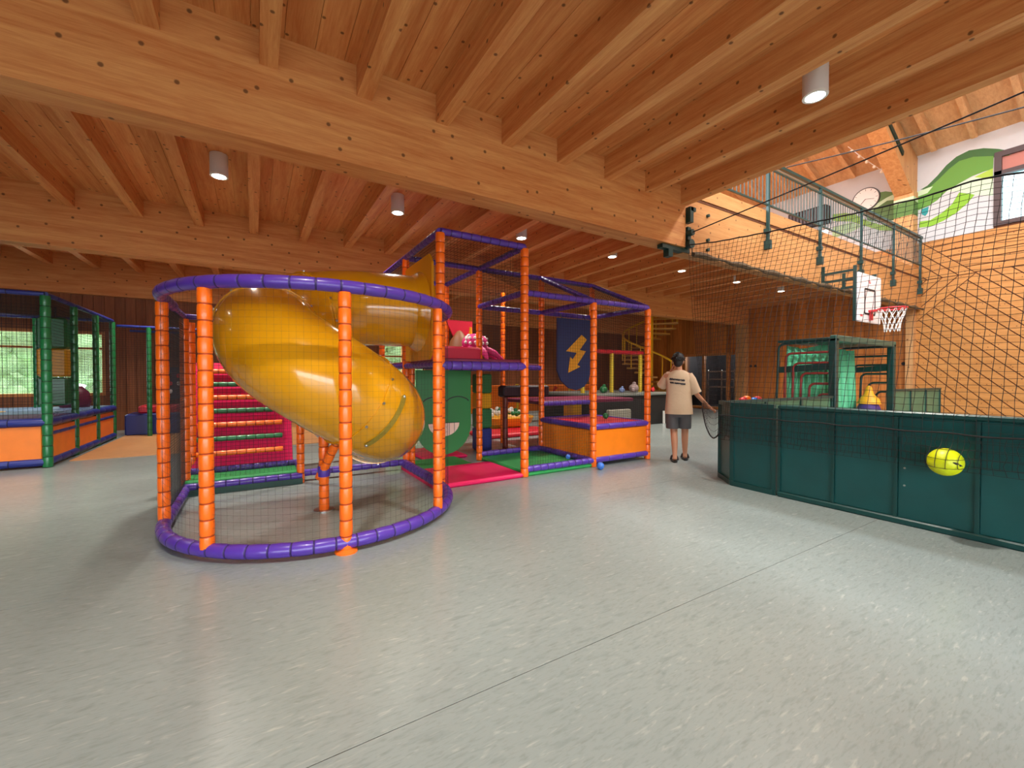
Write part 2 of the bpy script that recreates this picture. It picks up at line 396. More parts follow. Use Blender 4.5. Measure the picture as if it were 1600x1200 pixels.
# side wall of the hall: vertical planks below the gallery, diagonal boards and white plaster in the sports hall
ww = struct(MB().box(XW + .02, XW + .3, 4.4, 9.72, 0, 13).box(XW + .02, XW + .3, 12.2, 14.6, 0, ZC).box(XW + .02, XW + .3, 9.72, 12.2, 2.36, ZC).box(XW + .02, XW + .3, 9.72, 12.2, 0, .1)
            .box(XW + .02, XW + .3, -7, 4.4, 0, 5.31).box(XW + .02, XW + .3, 2.93, 4.4, 5.31, 8.4).box(XW + .02, XW + .3, -7, .6, 5.31, 8.4).box(XW + .02, XW + .3, .6, 2.93, 7.2, 8.4)
            .build('wall_right', GROOVE))
full = MB().box(XW - .012, XW + .025, .004, .206, 0, 3.4).mesh('plank', PLANK)
fullh = MB().box(XW - .012, XW + .025, .004, .206, 0, ZC - .004).mesh('plank', PLANK)
high = MB().box(XW - .012, XW + .025, .004, .206, 2.36, ZC - .004).mesh('plank', PLANK)
for k in range(0, 48):
    yy = 4.6 + k * .21
    if 9.6 < yy < 12.15: obj('plank', high, ww, (0, yy, 0))
    else: obj('plank', fullh, ww, (0, yy, 0))
# white plaster above
wp = MB().box(XW, XW + .03, 2.93, 9.3, 5.27, 8.2).box(XW, XW + .03, .6, 2.93, 7.2, 8.2).box(XW, XW + .03, -7, .6, 5.27, 8.2)
wp.build('plaster', WALLW, ww)
MB().box(XW - .01, XW + .03, 4.85, 9.3, 4.46, 5.27).build('panel', GYMW, ww)
MB().box(XW - .01, XW + .03, -7, 0, 0, 5.27).build('panel', GYMW, ww)
# boards clipped to the pattern
def clip(poly, a, b, c):        # keep a*y + b*z <= c
    out = []
    for i in range(len(poly)):
        p, q = poly[i], poly[(i + 1) % len(poly)]
        dp = a * p[0] + b * p[1] - c; dq = a * q[0] + b * q[1] - c
        if dp <= 0: out.append(p)
        if dp * dq < 0: t = dp / (dp - dq); out.append((p[0] + (q[0] - p[0]) * t, p[1] + (q[1] - p[1]) * t))
    return out
SQ = math.sqrt(.5)
def boards(region, nrm, off, wid, rng, gap=.012):
    for k in range(*rng):
        lo_, hi_ = off + k * wid + gap, off + (k + 1) * wid - gap
        p = clip(clip(region, nrm[0], nrm[1], hi_), -nrm[0], -nrm[1], -lo_)
        if len(p) < 3: continue
        ar = abs(sum(p[i][0] * p[(i + 1) % len(p)][1] - p[(i + 1) % len(p)][0] * p[i][1] for i in range(len(p)))) / 2
        if ar < .004: continue
        MB().prism(p, lambda u, v, w: (XW + .024 - w, u, v), .034).build('board', GYMW, ww)
A0 = (3.23, 4.17)
box_all = [(0, 0), (4.42, 0), (4.42, 5.27), (0, 5.27)]
g = .012
regC = clip(clip(box_all, 1, 1, A0[0] + A0[1] - g), 0, 1, 4.2 - g)
boards(regC, (SQ, -SQ), SQ * (A0[0] - A0[1]) , .23, (-18, 24))
regA = clip(clip(box_all, 0, -1, -4.2 - g), 1, -1, A0[0] - A0[1] - g)
boards(regA, (0, 1), 4.2, .178, (0, 7))
regBu = clip(clip(clip(box_all, 0, -1, -A0[1] - g), -1, 1, -(A0[0] - A0[1]) - g), 1, 0, 4.42)
boards(regBu, (SQ, -SQ), SQ * (A0[0] - A0[1]), .23, (0, 6))
regBl = clip(clip(box_all, 0, 1, A0[1] - g), -1, -1, -(A0[0] + A0[1]) - g)
boards(regBl, (SQ, SQ), SQ * (A0[0] + A0[1]), .23, (0, 6))

# column with haunch, main frame timber and rafters of the pitched roof
PITCH = .40
def roof_z(x): return 7.82 + (XW - x) * PITCH
RIDGE = 10.5
def slab(xa, za, xb, zb, y0=-7, y1=9.4, t=.15): return MB().prism([(xa, za), (xb, zb), (xb, zb + t), (xa, za + t)], lambda u, v, w: (u, y0 + w, v), y1 - y0)
rf = struct(slab(XW + .3, roof_z(XW + .3), RIDGE + .9, roof_z(RIDGE + .9)).build('ceiling_roof', ROOFW))
slab(RIDGE - .9, roof_z(RIDGE + .9), 4.2, roof_z(RIDGE + .9) - (RIDGE - 5.1) * PITCH).build('roof_slope', ROOFW, rf)
rm = MB().prism([(XW - .3, roof_z(XW - .3) - .26), (XW - .3, roof_z(XW - .3)), (RIDGE + .9, roof_z(RIDGE + .9)), (RIDGE + .9, roof_z(RIDGE + .9) - .26)], lambda u, v, w: (u, w - .06, v), .12).mesh('rafter', ROOFW)
for k in range(-6, 7):
    yy = 4.12 + k * .88 if k else 4.02
    if k != 1: obj('rafter', rm, rf, (0, yy, 0))
sk = struct(obj('window_6', None), 'ridge skylight over the sports hall')
for x in (RIDGE - .9, RIDGE + .84): MB().box(x, x + .06, -7, 9.4, roof_z(RIDGE + .9) + .02, roof_z(RIDGE + .9) + .3).build('window_frame', WHITE, sk)
for k in range(11): MB().box(RIDGE - .9, RIDGE + .9, -7 + k * 1.635, -6.95 + k * 1.635, roof_z(RIDGE + .9) + .1, roof_z(RIDGE + .9) + .2).build('mullion', WHITE, sk)
wc = struct(MB().box(XW - .36, XW + .02, 4.42, 4.86, 4.46, 6.75).box(XW - .2, XW + .02, 4.42, 4.6, 0, 4.46).build('column', COLW), 'timber column against the sports hall wall')
MB().prism([(XW, 6.6), (XW - .42, 6.7), (XW - 2.6, 8.05), (XW - 6, 9.4), (XW - 6, roof_z(XW - 6) - .05), (XW, roof_z(XW) - .05)], lambda u, v, w: (u, 4.44 + w, v), .4).build('haunch', COLW, wc)
MB().bar((XW - 3.0, 4.42, 8.5), (XW - 1.2, 4.42, 7.55), .03, .14).build('steel_strap', DGREEN, wc)
for z0, z1, c in ((6.46, 6.58, (186, 208, 172)), (6.06, 6.46, (84, 122, 62))): MB().box(XW - .363, XW - .001, 4.417, 4.863, z0, z1).build('painted_band', mat('band_%d' % c[0], c, .75), wc)
# column where the second beam meets the wall
struct(MB().box(XW - .3, XW + .01, YB[1] - .02, YB[1] + .34, 0, ZB).build('column', COLW), 'plain timber column under the second beam at the plank wall')
struct(MB().box(XW - .06, XW + .02, 4.46, 4.62, 0, 3.36).build('trim_2', FRAMEW))

# interior window in the plank wall
w1 = struct(obj('window_1', None))
for z0, z1 in ((.02, .12), (2.28, 2.38)): MB().box(XW - .06, XW + .1, 9.68, 12.25, z0, z1).build('window_frame', FRAMEW, w1)
for yy in (9.68, 10.12, 11.22, 12.15): MB().box(XW - .06, XW + .1, yy, yy + .1, .12, 2.28).build('mullion', FRAMEW, w1)
for y0, y1 in ((9.78, 10.12), (10.22, 11.22), (11.32, 12.15)):
    MB().box(XW + .03, XW + .036, y0, y1, .12, 2.28).build('pane', mat('smoked_glass', (30, 32, 36), .05, alpha=.25), w1)
struct(MB().box(XW + .3, XW + 3.5, 9.0, 9.1, 0, 3).box(XW + .3, XW + 3.5, 12.8, 12.9, 0, 3).box(XW + 3.4, XW + 3.5, 9.0, 12.9, 0, 3).box(XW + .3, XW + 3.5, 9, 12.9, 2.9, 3).box(XW + .02, XW + 3.5, 9, 12.9, -.02, 0).build('wall_side_room', DARK))
rlp = thing('ceiling_light', 'small added lamp lighting the dark room behind the interior window', 'lamp', loc=(XW + 1.6, 11.0, 2.7))  # added lamp with no visible source, brightens the rack behind the glass
MB().lathe([(.1, 0), (.12, .02), (.12, .18), (.1, .2)], seg=16).build('lamp_body', WHITE, rlp, True)
_l = bpy.data.lights.new('lamp_glow', 'POINT'); _l.energy = 110; _l.shadow_soft_size = .1; obj('lamp_glow', _l, rlp, (0, 0, -.12))
sh = thing('metal_shelf', 'pale metal rack in the dark room behind the interior window', 'shelf')
for z in (.9, 1.25, 1.6): MB().box(XW + 1.2, XW + 1.7, 10.0, 11.9, z, z + .05).build('shelf_board', WHITE, sh)
for yy in (10.0, 10.6, 11.2, 11.86): MB().box(XW + 1.2, XW + 1.25, yy, yy + .04, 0, 1.7).build('upright', WHITE, sh)

# sports-hall window with dark frame and half-drawn blind
DBROWN = mat('dark_brown_frame', (62, 40, 38), .5)
w4 = struct(obj('window_4', None))
for z0, z1 in ((5.31, 5.42), (7.08, 7.22), (6.62, 6.72)): MB().box(XW - .04, XW + .16, .6, 2.93, z0, z1).build('window_frame', DBROWN, w4)
for yy in (.6, 1.7, 2.8): MB().box(XW - .04, XW + .16, yy, yy + .13, 5.42, 7.08).build('mullion', DBROWN, w4)
for y0 in (.73, 1.83): 
    MB().box(XW + .08, XW + .086, y0, y0 + .97, 5.42, 6.62).build('pane', mat('tinted_pane', (120, 205, 215), .05, alpha=.55), w4)
    MB().box(XW + .03, XW + .06, y0, y0 + .97, 6.72, 7.08).build('blind', mat('red_brown_blind', (176, 112, 100), .7), w4)
# small gallery window
w5 = struct(obj('window_5', None))
MB().box(XW - .03, XW + .005, 6.62, 7.36, 5.78, 5.84).box(XW - .03, XW + .005, 6.62, 7.36, 6.36, 6.42).box(XW - .03, XW + .005, 6.62, 6.68, 5.84, 6.36).box(XW - .03, XW + .005, 7.3, 7.36, 5.84, 6.36).box(XW - .03, XW + .005, 6.97, 7.01, 5.84, 6.36).build('window_frame', WHITE, w5)
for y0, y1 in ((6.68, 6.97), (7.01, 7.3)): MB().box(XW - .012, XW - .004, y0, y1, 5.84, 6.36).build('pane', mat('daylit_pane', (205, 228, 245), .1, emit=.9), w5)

# wall painting: flat green wave bands on the plaster (outline taken on the wall plane)
def wz(x, y): p = onX(1240 + x * .225, 200 + y * .225, XW); return (p.y, p.z)
mural = thing('wall_painting', 'painted wall mural of sweeping green waves beside the high window', 'mural')
bands = [
 ('wave_band', (58, 98, 50), [(880, 430), (930, 400), (1000, 330), (1060, 260), (1130, 200), (1220, 155), (1320, 140), (1420, 145), (1500, 158), (1500, 190), (1390, 205), (1250, 210), (1150, 240), (1080, 295), (1010, 365), (950, 420)]),
 ('wave_band', (94, 142, 56), [(950, 408), (1010, 355), (1080, 285), (1150, 230), (1250, 200), (1390, 195), (1385, 285), (1330, 300), (1240, 335), (1150, 385), (1060, 440), (1000, 500), (940, 540), (870, 570), (770, 572), (700, 556), (760, 500), (850, 480), (920, 450)]),
 ('wave_band', (186, 208, 172), [(640, 478), (740, 455), (870, 440), (940, 413), (968, 405), (930, 452), (860, 478), (760, 492), (650, 505), (570, 562), (500, 600), (560, 525)]),
 ('wave_band', (84, 112, 66), [(500, 605), (570, 560), (650, 505), (765, 492), (750, 560), (760, 610), (700, 640), (600, 652), (520, 645)]),
 ('wave_band', (126, 176, 46), [(875, 650), (950, 640), (1030, 590), (1100, 530), (1150, 448), (1260, 462), (1210, 520), (1130, 590), (1040, 645), (950, 684), (875, 692)]),
 ('wave_band', (132, 168, 62), [(270, 600), (360, 590), (430, 600), (500, 640), (600, 672), (762, 682), (762, 715), (600, 712), (480, 675), (400, 650), (270, 645)]),
 ('wave_band', (190, 212, 182), [(1060, 442), (1150, 387), (1250, 340), (1385, 350), (1385, 470), (1260, 465), (1160, 440)]),
 ('wave_band', (156, 186, 66), [(1255, 342), (1330, 305), (1385, 280), (1385, 356)]),
 ('wave_band', (160, 186, 140), [(270, 690), (400, 655), (480, 682), (400, 722), (330, 745), (270, 775)]),
 ('wave_band', (94, 126, 76), [(560, 455), (640, 440), (720, 450), (650, 482), (580, 525)]),
 ('wave_band', (40, 140, 140), [(890, 565), (940, 545), (932, 590), (915, 612), (890, 600)]),
]
for i, (nm, c, poly) in enumerate(bands):
    P = [wz(*p) for p in poly]; m = mat('mural_%d' % i, c, .75)
    MB().prism(P, lambda u, v, w, k=i: (XW - .001 - w - k * .0006, u, v), .003).build(nm, m, mural)

# ------------------------------------------------------------------ greenery seen through the garden windows
LEAF = mat('leaf_green', (150, 190, 130), .7, var=.3, vscale=3)
for n, xc in enumerate((-4.4, 4.4)):
    mb = MB()
    for k in range(60):
        mb.ball((xc + random.uniform(-3, 3), 17.6 + random.uniform(-.4, .4), random.uniform(0, 3.6)), random.uniform(.5, .8), 8, 6)
    for k in range(260):
        c = Vector((xc + random.uniform(-2.4, 2.4), 16.9 + random.uniform(-.25, .3), random.uniform(.1, 3.4))); a = random.uniform(0, 6.28)
        d = Vector((math.cos(a), .3 * math.sin(a * 3), math.sin(a))) * .16; e = Vector((-math.sin(a), .2, math.cos(a))) * .08
        mb.add([c - d, c + e, c + d, c - e], [(0, 1, 2, 3)])
    tag(mb.build('garden_hedge', LEAF, None, True), 'leafy hedge outside the %s garden window' % ('left' if n == 0 else 'middle'), 'hedge')

# ------------------------------------------------------------------ ceiling can lights
_can = MB().lathe([(.1, 0), (.105, .004), (.105, .285), (.098, .29)], seg=20).mesh('lamp_body', WHITE, True)
_ring = MB().lathe([(.082, -.006), (.106, -.006), (.108, .0), (.104, .02)], seg=20).mesh('rim', mat('lamp_rim', (240, 238, 232), .3), True)
_lens = MB().lathe([(.001, -.012), (.05, -.011), (.082, -.006), (.082, -.001)], seg=20).mesh('lens', mat('lamp_lens', (255, 246, 228), .3, emit=14), True)
def can(x, y, label):
    t = thing('ceiling_light', label, 'lamp', 'white can lights on the timber ceiling', (x, y, ZC - .31))
    obj('lamp_body', _can, t); obj('rim', _ring, t); obj('lens', _lens, t)
    ld = bpy.data.lights.new('lamp_glow', 'SPOT'); ld.energy = LAMP_W; ld.spot_size = math.radians(115); ld.spot_blend = .9; ld.shadow_soft_size = .08; ld.color = (1, .93, .82)
    lo = obj('lamp_glow', ld, t, (0, 0, -.03))
names = ['white can light above the spiral tube slide, leftmost on the ceiling', 'white can light left of the play tower roof', 'white can light just above the play tower top corner',
         'white can light above the sloping net roof', 'white can light nearest the end of the big beam, beyond it', 'white can light under the gallery, second from the beam end', 'white can light farthest away under the gallery']
for k in range(7): can(-.38 + 2.41 * k, 6.92, names[k])
for x, lb in ((-2.79, 'added can light beyond the left edge of the view over the aisle'), (-5.2, 'added unseen can light far left over the green play frame')): can(x, 6.92, lb)  # extra lamps added out of view for more light on the left
for k, lb in enumerate(('added unseen can light behind the second beam above the green play frame', 'added unseen can light behind the second beam above the blue soft corner', 'added unseen can light behind the second beam left of the tower', 'added unseen can light behind the second beam above the far fence', 'added unseen can light behind the second beam above the dark platform')): can(-5.2 + 3.6 * k, 11.95, lb)  # hidden lamps added to brighten the dark far bay
can(4.62, 1.98, 'bright can light near the edge joist, closest to the viewer')
can(2.21, 1.98, 'can light overhead just outside the top of the view')
can(-.2, 1.98, 'added can light overhead behind the top left edge of the view')  # lamp added out of view as more light for the near bay

# ------------------------------------------------------------------ round slide cage
CX, CY, CR, CH = .60, 4.73, 1.28, 2.05
cage = thing('slide_cage', 'round purple-ringed safety cage on orange padded posts around the tube slide', 'play cage')
def circ(a): a = math.radians(a); return (CX + CR * math.cos(a), CY + CR * math.sin(a))
arc = [circ(a) for a in range(-180, 1, 5)]
dpath = [(CX - CR, 6.1)] + arc
PW = .05
# lower ring follows the whole D, upper ring as well
pad_tube(MB(), [(x, y, .075) for x, y in dpath + [(CX + CR, 6.1)]], .052, .15, 14).build('lower_ring', (PURPLE, PURPLE_T), cage, True)
pad_tube(MB(), [(x, y, CH) for x, y in [(CX - CR, 5.3)] + arc], .05, .17, 14).build('upper_ring', (PURPLE, PURPLE_T), cage, True)
pad_rail((CX - CR, 5.3, CH), (CX - CR, 6.1, CH), cage, r=.03)
pad_rail((CX - CR, 6.1, CH), (.5, 6.1, CH), cage, r=.03)
for a, z0, r in ((-180, .1, .046), (-135, .06, .048), (-90, .0, .048), (-45.5, .08, .044)):
    x, y = circ(a)
    pad_post(x, y, z0, CH - .04, cage, r=r)
for x, y in ((CX - CR, 6.1), (CX - CR + .02, 6.5), (.5, 6.02), (1.99, 6.1)): pad_post(x, y, 0, CH - .02, cage, r=.045)
x, y = circ(-90)
MB().lathe([(.085, 0), (.085, .012), (.045, .03), (.045, .1)], (x, y, 0), 14).build('foot_plate', ORANGE, cage, True)
# strapped net: vertical and hoop wires
nb = MB(); cell = .05; NTW = .0008
Q = resample([(x, y, 0) for x, y in dpath], cell)
for q in Q: nb.bar((q.x, q.y, .12), (q.x, q.y, CH - .03), NTW, caps=False)
Qc = [Q[i] for i in range(0, len(Q), 2)] + [Q[-1]]
k = 0
while .14 + k * cell < CH - .03:
    z = .14 + k * cell; k += 1
    for i in range(len(Qc) - 1): nb.bar((Qc[i].x, Qc[i].y, z), (Qc[i + 1].x, Qc[i + 1].y, z), NTW, caps=False)
nb.net((CX - CR, 4.78, .12), (CX - CR, 6.08, .12), (CX - CR, 6.08, CH - .03), (CX - CR, 4.78, CH - .03), .026, .0022)
nb.build('net', NETBLK, cage)

# ------------------------------------------------------------------ spiral tube slide
sl = thing('tube_slide', 'glossy yellow spiral tube slide inside the round cage', 'slide')
TR = .47
ctrl = [(1.92, 5.6, 2.24), (1.45, 5.62, 2.24), (.95, 5.6, 2.2), (.45, 5.42, 2.06), (.14, 4.98, 1.85), (.22, 4.52, 1.6), (.58, 4.26, 1.32), (.98, 4.36, 1.06), (1.2, 4.72, .9), (1.22, 5.1, .82)]
cp = smooth_path(ctrl, 8)
seams = [0, 22, 33, 53, len(cp) - 1]
fr = MB().frames(cp)
def ring_at(i, r, n=40): p, u_, v_ = fr[i]; return [p + u_ * math.cos(2 * PI * k / n) * r + v_ * math.sin(2 * PI * k / n) * r for k in range(n)]
for a, b in zip(seams[:-1], seams[1:]):
    MB().loft([ring_at(i, TR) for i in range(a, b + 1)] + [ring_at(i, TR - .018) for i in range(b, a - 1, -1)], caps=False).build('tube_section', SLIDE, sl, True)
for a in seams[1:]:
    p, n, b2 = fr[a]; t = n.cross(b2).normalized()
    fl_ = MB().tube([p - t * .013, p - t * .012, p + t * .012, p + t * .013], [TR + .001, TR + .014, TR + .014, TR + .001], 40, caps=False).build('flange', SLIDE, sl, True)
    for k in range(12):
        an = 2 * PI * k / 12 + .2; d = n * math.cos(an) + b2 * math.sin(an); MB().cyl(p + d * (TR + .008), p + d * (TR + .026), .013, 6).build('bolt', STEEL, fl_)
# metal strap under the lower section
p, n, b2 = fr[55]
st = []
tg = n.cross(b2).normalized(); fc = Vector((.35, -1, .1)); fc = (fc - tg * fc.dot(tg)).normalized(); dn = tg.cross(fc)
if dn.z > 0: dn = -dn
for k in range(9):
    an = math.radians(-12 + k * 9); st.append(p + (fc * math.cos(an) + dn * math.sin(an)) * (TR + .008))
OLIVE = mat('olive_strap', (150, 128, 40), .4)
mb = MB()
for i in range(8): mb.bar(st[i], st[i + 1], .05, .012, up=(st[i] - p))
mb.build('strap', OLIVE, sl)
MB().ball(st[0], .018, 8, 6).ball(st[-1], .018, 8, 6).build('bolt', STEEL, sl, True)
# entrance panel on the tower
mb = MB()
def pan(u, v, w): return (1.9 + w, u, v)
hole = [(5.6 + (TR - .02) * math.cos(t * PI / 16), 2.24 + (TR - .02) * math.sin(t * PI / 16)) for t in range(32)]
outer = []
for u, v in hole:
    dx, dz = u - 5.6, v - 2.24; k = min((.62 if dx > 0 else .56) / abs(dx) if abs(dx) > 1e-6 else 9e9, (.68 if dz > 0 else .66) / abs(dz) if abs(dz) > 1e-6 else 9e9)
    outer.append((5.6 + dx * k, 2.24 + dz * k))
for i in range(32):
    j = (i + 1) % 32; mb.prism([hole[i], outer[i], outer[j], hole[j]], pan, .03)
mb.build('entrance_panel', YPANEL, sl)
MB().tube([(1.96, 5.6, 2.24), (1.86, 5.6, 2.24), (1.80, 5.605, 2.24)], [TR + .1, TR + .05, TR], 32, caps=False).build('collar', SLIDE, sl, True)
# support post with brace
pad_post(.6, 4.66, 0, .78, sl, r=.048, name='support_post')
pad_tube(MB(), [(.56, 4.7, .32), (.72, 4.45, .78)], .045, .12).build('brace', (ORANGE, ORANGE_T), sl, True)
pad_tube(MB(), [(.6, 4.66, .34), (.6, 4.66, .46)], .06, .12).build('joint_sleeve', (PURPLE, PURPLE_T), sl, True)
MB().lathe([(.1, 0), (.1, .012)], (.6, 4.66, 0), 16).build('foot_plate', STEEL, sl)

# ------------------------------------------------------------------ net-covered climbing ramp behind the slide
ra = thing('climbing_ramp', 'magenta padded climbing ramp with orange and green rungs behind the slide', 'climbing ramp')
def rslope(t): return (6.42 + .62 * t, .2 + 1.35 * t)
y0, z0 = rslope(0); y1, z1 = rslope(1)
MB().prism([(y0, z0), (y1, z1), (y1 + .1, z1 - .05), (y0 + .12, z0 - .06)], lambda u, v, w: (-.66 + w, u, v), 1.1).build('ramp_mat', MAGENTA, ra)
for i in range(7):
    yy, zz = rslope(.13 + i * .128)
    m = (ORANGE, ORANGE_T) if i % 2 == 0 else (GREENP, GREEN_T)
    pad_tube(MB(), [(-.62, yy - .05, zz + .02), (.33, yy - .05, zz + .02)], .032, .11).build('rung', m, ra, True)
MB().rbox(-.7, .5, 6.02, 6.4, .0, .17, .02).build('base_pad', GREENMAT, ra)
for p, q in (((-.7, 6.0, .1), (.52, 6.0, .1)), ((-.7, 6.42, .2), (.52, 6.42, .2)), ((.5, 6.02, .12), (.5, 6.4, .2))): pad_rail(p, q, ra, r=.04)
MB().box(-.7, .52, 5.97, 6.0, 0, .07).build('skirt', mat('dark_green_skirt', (20, 66, 54), .5), ra)
MB().net((-.7, 6.02, .18), (.5, 6.02, .18), (.5, 6.38, .23), (-.7, 6.38, .23), .05, .003).net((-.66, 6.36, .2), (.44, 6.36, .2), (.44, 6.98, 1.56), (-.66, 6.98, 1.56), .05, .003).build('net', NETBLK, ra)

# ------------------------------------------------------------------ play tower with net roofs
XS = [1.92, 3.13, 4.37, 5.56]; YS = [4.8, 6.15, 7.52]
tw = thing('play_tower', 'orange-posted two-level play tower with purple rails and net roof', 'play tower')
for i, x in enumerate(XS):
    for j, y in enumerate(YS):
        top = 3.09 if (i < 2 or j > 0) else 2.48
        if j == 2 and i == 3: continue
        pad_post(x, y, 0, top, tw, r=.055 if i < 2 and j == 0 else .05)
ZT, ZD, ZL = 3.11, 1.52, 2.5
R = lambda p, q, r=.042: pad_rail(p, q, tw, r=r)
for j in range(3): R((XS[0], YS[j], ZT), (XS[1], YS[j], ZT))
for i in range(2):
    for j in range(2): R((XS[i], YS[j], ZT), (XS[i], YS[j + 1], ZT))
R((XS[1], YS[1], ZT), (XS[2], YS[1], ZT)); R((XS[2], YS[1], ZT), (XS[3], YS[1], ZT))
R((XS[2], YS[1], ZT), (XS[2], YS[0], ZL)); R((XS[3], YS[1], ZT), (XS[3], YS[0], ZL))      # sloping rafters
R((XS[1], YS[0], ZL), (XS[2], YS[0], ZL)); R((XS[2], YS[0], ZL), (XS[3], YS[0], ZL))
for i in (1, 2, 3): R((XS[i], YS[0], ZL), (XS[i], YS[1], ZL))
R((XS[1], YS[1], ZL), (XS[2], YS[1], ZL)); R((XS[2], YS[1], ZL), (XS[3], YS[1], ZL))
# deck rails, decks
R((XS[0], YS[0], ZD - .02), (XS[1], YS[0], ZD - .02), .055); R((XS[0], YS[1], ZD), (XS[1], YS[1], ZD)); R((XS[0], YS[0], ZD), (XS[0], YS[2], ZD)); R((XS[1], YS[0], ZD), (XS[1], YS[1], ZD), .05)
R((XS[1], YS[1], ZD), (XS[2], YS[1], ZD)); R((XS[1], YS[2], ZD), (XS[2], YS[2], ZD)); R((XS[0] - 1.4, YS[2] - .4, ZD), (XS[0], YS[2] - .4, ZD))
R((XS[2], YS[1], .88), (XS[3], YS[1], .88)); R((XS[2], YS[2], .88), (XS[3], YS[2], .88))
PLUM = mat('plum_mat', (112, 24, 62), .5)
MB().rbox(XS[0] + .04, XS[1] - .02, YS[0] + .03, YS[1], ZD + .02, ZD + .07, .012).build('deck', PLUM, tw)
MB().rbox(XS[0] + .04, XS[2] - .02, YS[1] + .03, YS[2], ZD + .02, ZD + .07, .012).build('deck', PLUM, tw)
MB().rbox(XS[2] + .04, XS[3] + 1.2, YS[1] + .05, YS[2], .86, .93, .012).build('deck', PLUM, tw)
# floor mats
MB().rbox(XS[0] + .06, XS[1] - .03, YS[0] - .04, YS[1] - .4, 0, .06, .02).build('floor_pad', MAGENTA, tw)
MB().rbox(XS[0] + .4, XS[1] - .05, YS[1] + .32, YS[2], 0, .05, .02).build('floor_pad', MAGENTA, tw)
MB().rbox(XS[1] + .02, XS[2] - .02, YS[0] - .02, YS[1] + .0, 0, .06, .02).build('floor_pad', GREENMAT, tw)
MB().rbox(XS[0] + .06, XS[1] - .3, YS[1] - .39, YS[1] + .3, 0, .055, .02).build('floor_pad', GREENMAT, tw)
for p, q in (((XS[1], YS[0], .1), (XS[2], YS[0], .1)), ((XS[2] - .05, YS[0], .1), (XS[2] - .05, YS[1], .1)), ((XS[1], YS[1], .1), (XS[2], YS[1], .1)), ((XS[0] - .03, YS[0], .1), (XS[0] - .03, YS[1], .1)), ((.5, 6.14, .1), (XS[0], 6.14, .1))): R(p, q, .045)
MB().box(XS[0] - .08, XS[0] + .02, YS[0], YS[1], 0, .05).build('edge_strip', MAGENTA, tw)
# nets
n1 = MB(); C_, W_ = .045, .002
n1.net((XS[0], YS[0], ZT), (XS[1], YS[0], ZT), (XS[1], YS[2], ZT), (XS[0], YS[2], ZT), C_, W_)
n1.net((XS[0], YS[0], CH), (XS[1], YS[0], CH), (XS[1], YS[0], ZT), (XS[0], YS[0], ZT), C_, W_)
n1.net((XS[1], YS[0], ZD), (XS[1], YS[1], ZD), (XS[1], YS[1], ZT), (XS[1], YS[0], ZT), C_, W_)
n1.net((XS[0], YS[0], 2.9), (XS[0], YS[2], 2.9), (XS[0], YS[2], ZT), (XS[0], YS[0], ZT), C_, W_)
n1.net((XS[1], YS[0], ZL), (XS[3], YS[0], ZL), (XS[3], YS[1], ZT), (XS[1], YS[1], ZT), C_, W_)
n1.net((XS[1], YS[0], .1), (XS[2], YS[0], .1), (XS[2], YS[0], ZL), (XS[1], YS[0], ZL), C_, W_)
n1.net((XS[2], YS[0], .6), (XS[3], YS[0], .6), (XS[3], YS[0], ZL), (XS[2], YS[0], ZL), C_, W_)
n1.net((XS[3], YS[0], .6), (XS[3], YS[1], .6), (XS[3], YS[1], ZT), (XS[3], YS[0], ZL), C_, W_)
n1.net((XS[1], YS[1], .1), (XS[2], YS[1], .1), (XS[2], YS[1], ZT), (XS[1], YS[1], ZT), C_, W_)
n1.net((XS[2], YS[1], .6), (XS[3], YS[1], .6), (XS[3], YS[1], ZT), (XS[2], YS[1], ZT), C_, W_)
n1.net((XS[0], YS[1], ZD), (XS[0], YS[2], ZD), (XS[0], YS[2], ZT), (XS[0], YS[1], ZT), C_, W_)
n1.net((XS[0], YS[2], .1), (XS[2], YS[2], .1), (XS[2], YS[2], ZT), (XS[0], YS[2], ZT), C_, W_)
n1.build('net', NETBLK, tw)

# padded box with red top at the end of the tower
tb = thing('padded_play_box', 'low orange-sided play box with red padded top and purple edges', 'play box')
for x0, x1, y0, y1 in ((XS[2], XS[3], YS[0] - .012, YS[0] + .012), (XS[2], XS[3], YS[1] - .012, YS[1] + .012)): MB().rbox(x0 + .03, x1 - .03, y0, y1, .13, .55, .006).build('side_panel', ORPANEL, tb)
for x in (XS[2], XS[3]): MB().rbox(x - .012, x + .012, YS[0] + .03, YS[1] - .03, .13, .55, .006).build('side_panel', ORPANEL, tb)
for z in (.1, .6):
    for p, q in (((XS[2], YS[0]), (XS[3], YS[0])), ((XS[2], YS[0]), (XS[2], YS[1])), ((XS[3], YS[0]), (XS[3], YS[1])), ((XS[2], YS[1]), (XS[3], YS[1]))):
        pad_rail((*p, z), (*q, z), tb, r=.045, seglen=.3, name='edge_pad')
MB().rbox(XS[2] + .04, XS[3] - .04, YS[0] + .04, YS[1] - .35, .5, .635, .02).build('top_pad', REDMAT, tb)
MB().rbox(XS[2] + .04, XS[3] - .04, YS[1] - .33, YS[1] - .04, .5, .635, .02).build('top_pad', PLUM, tb)

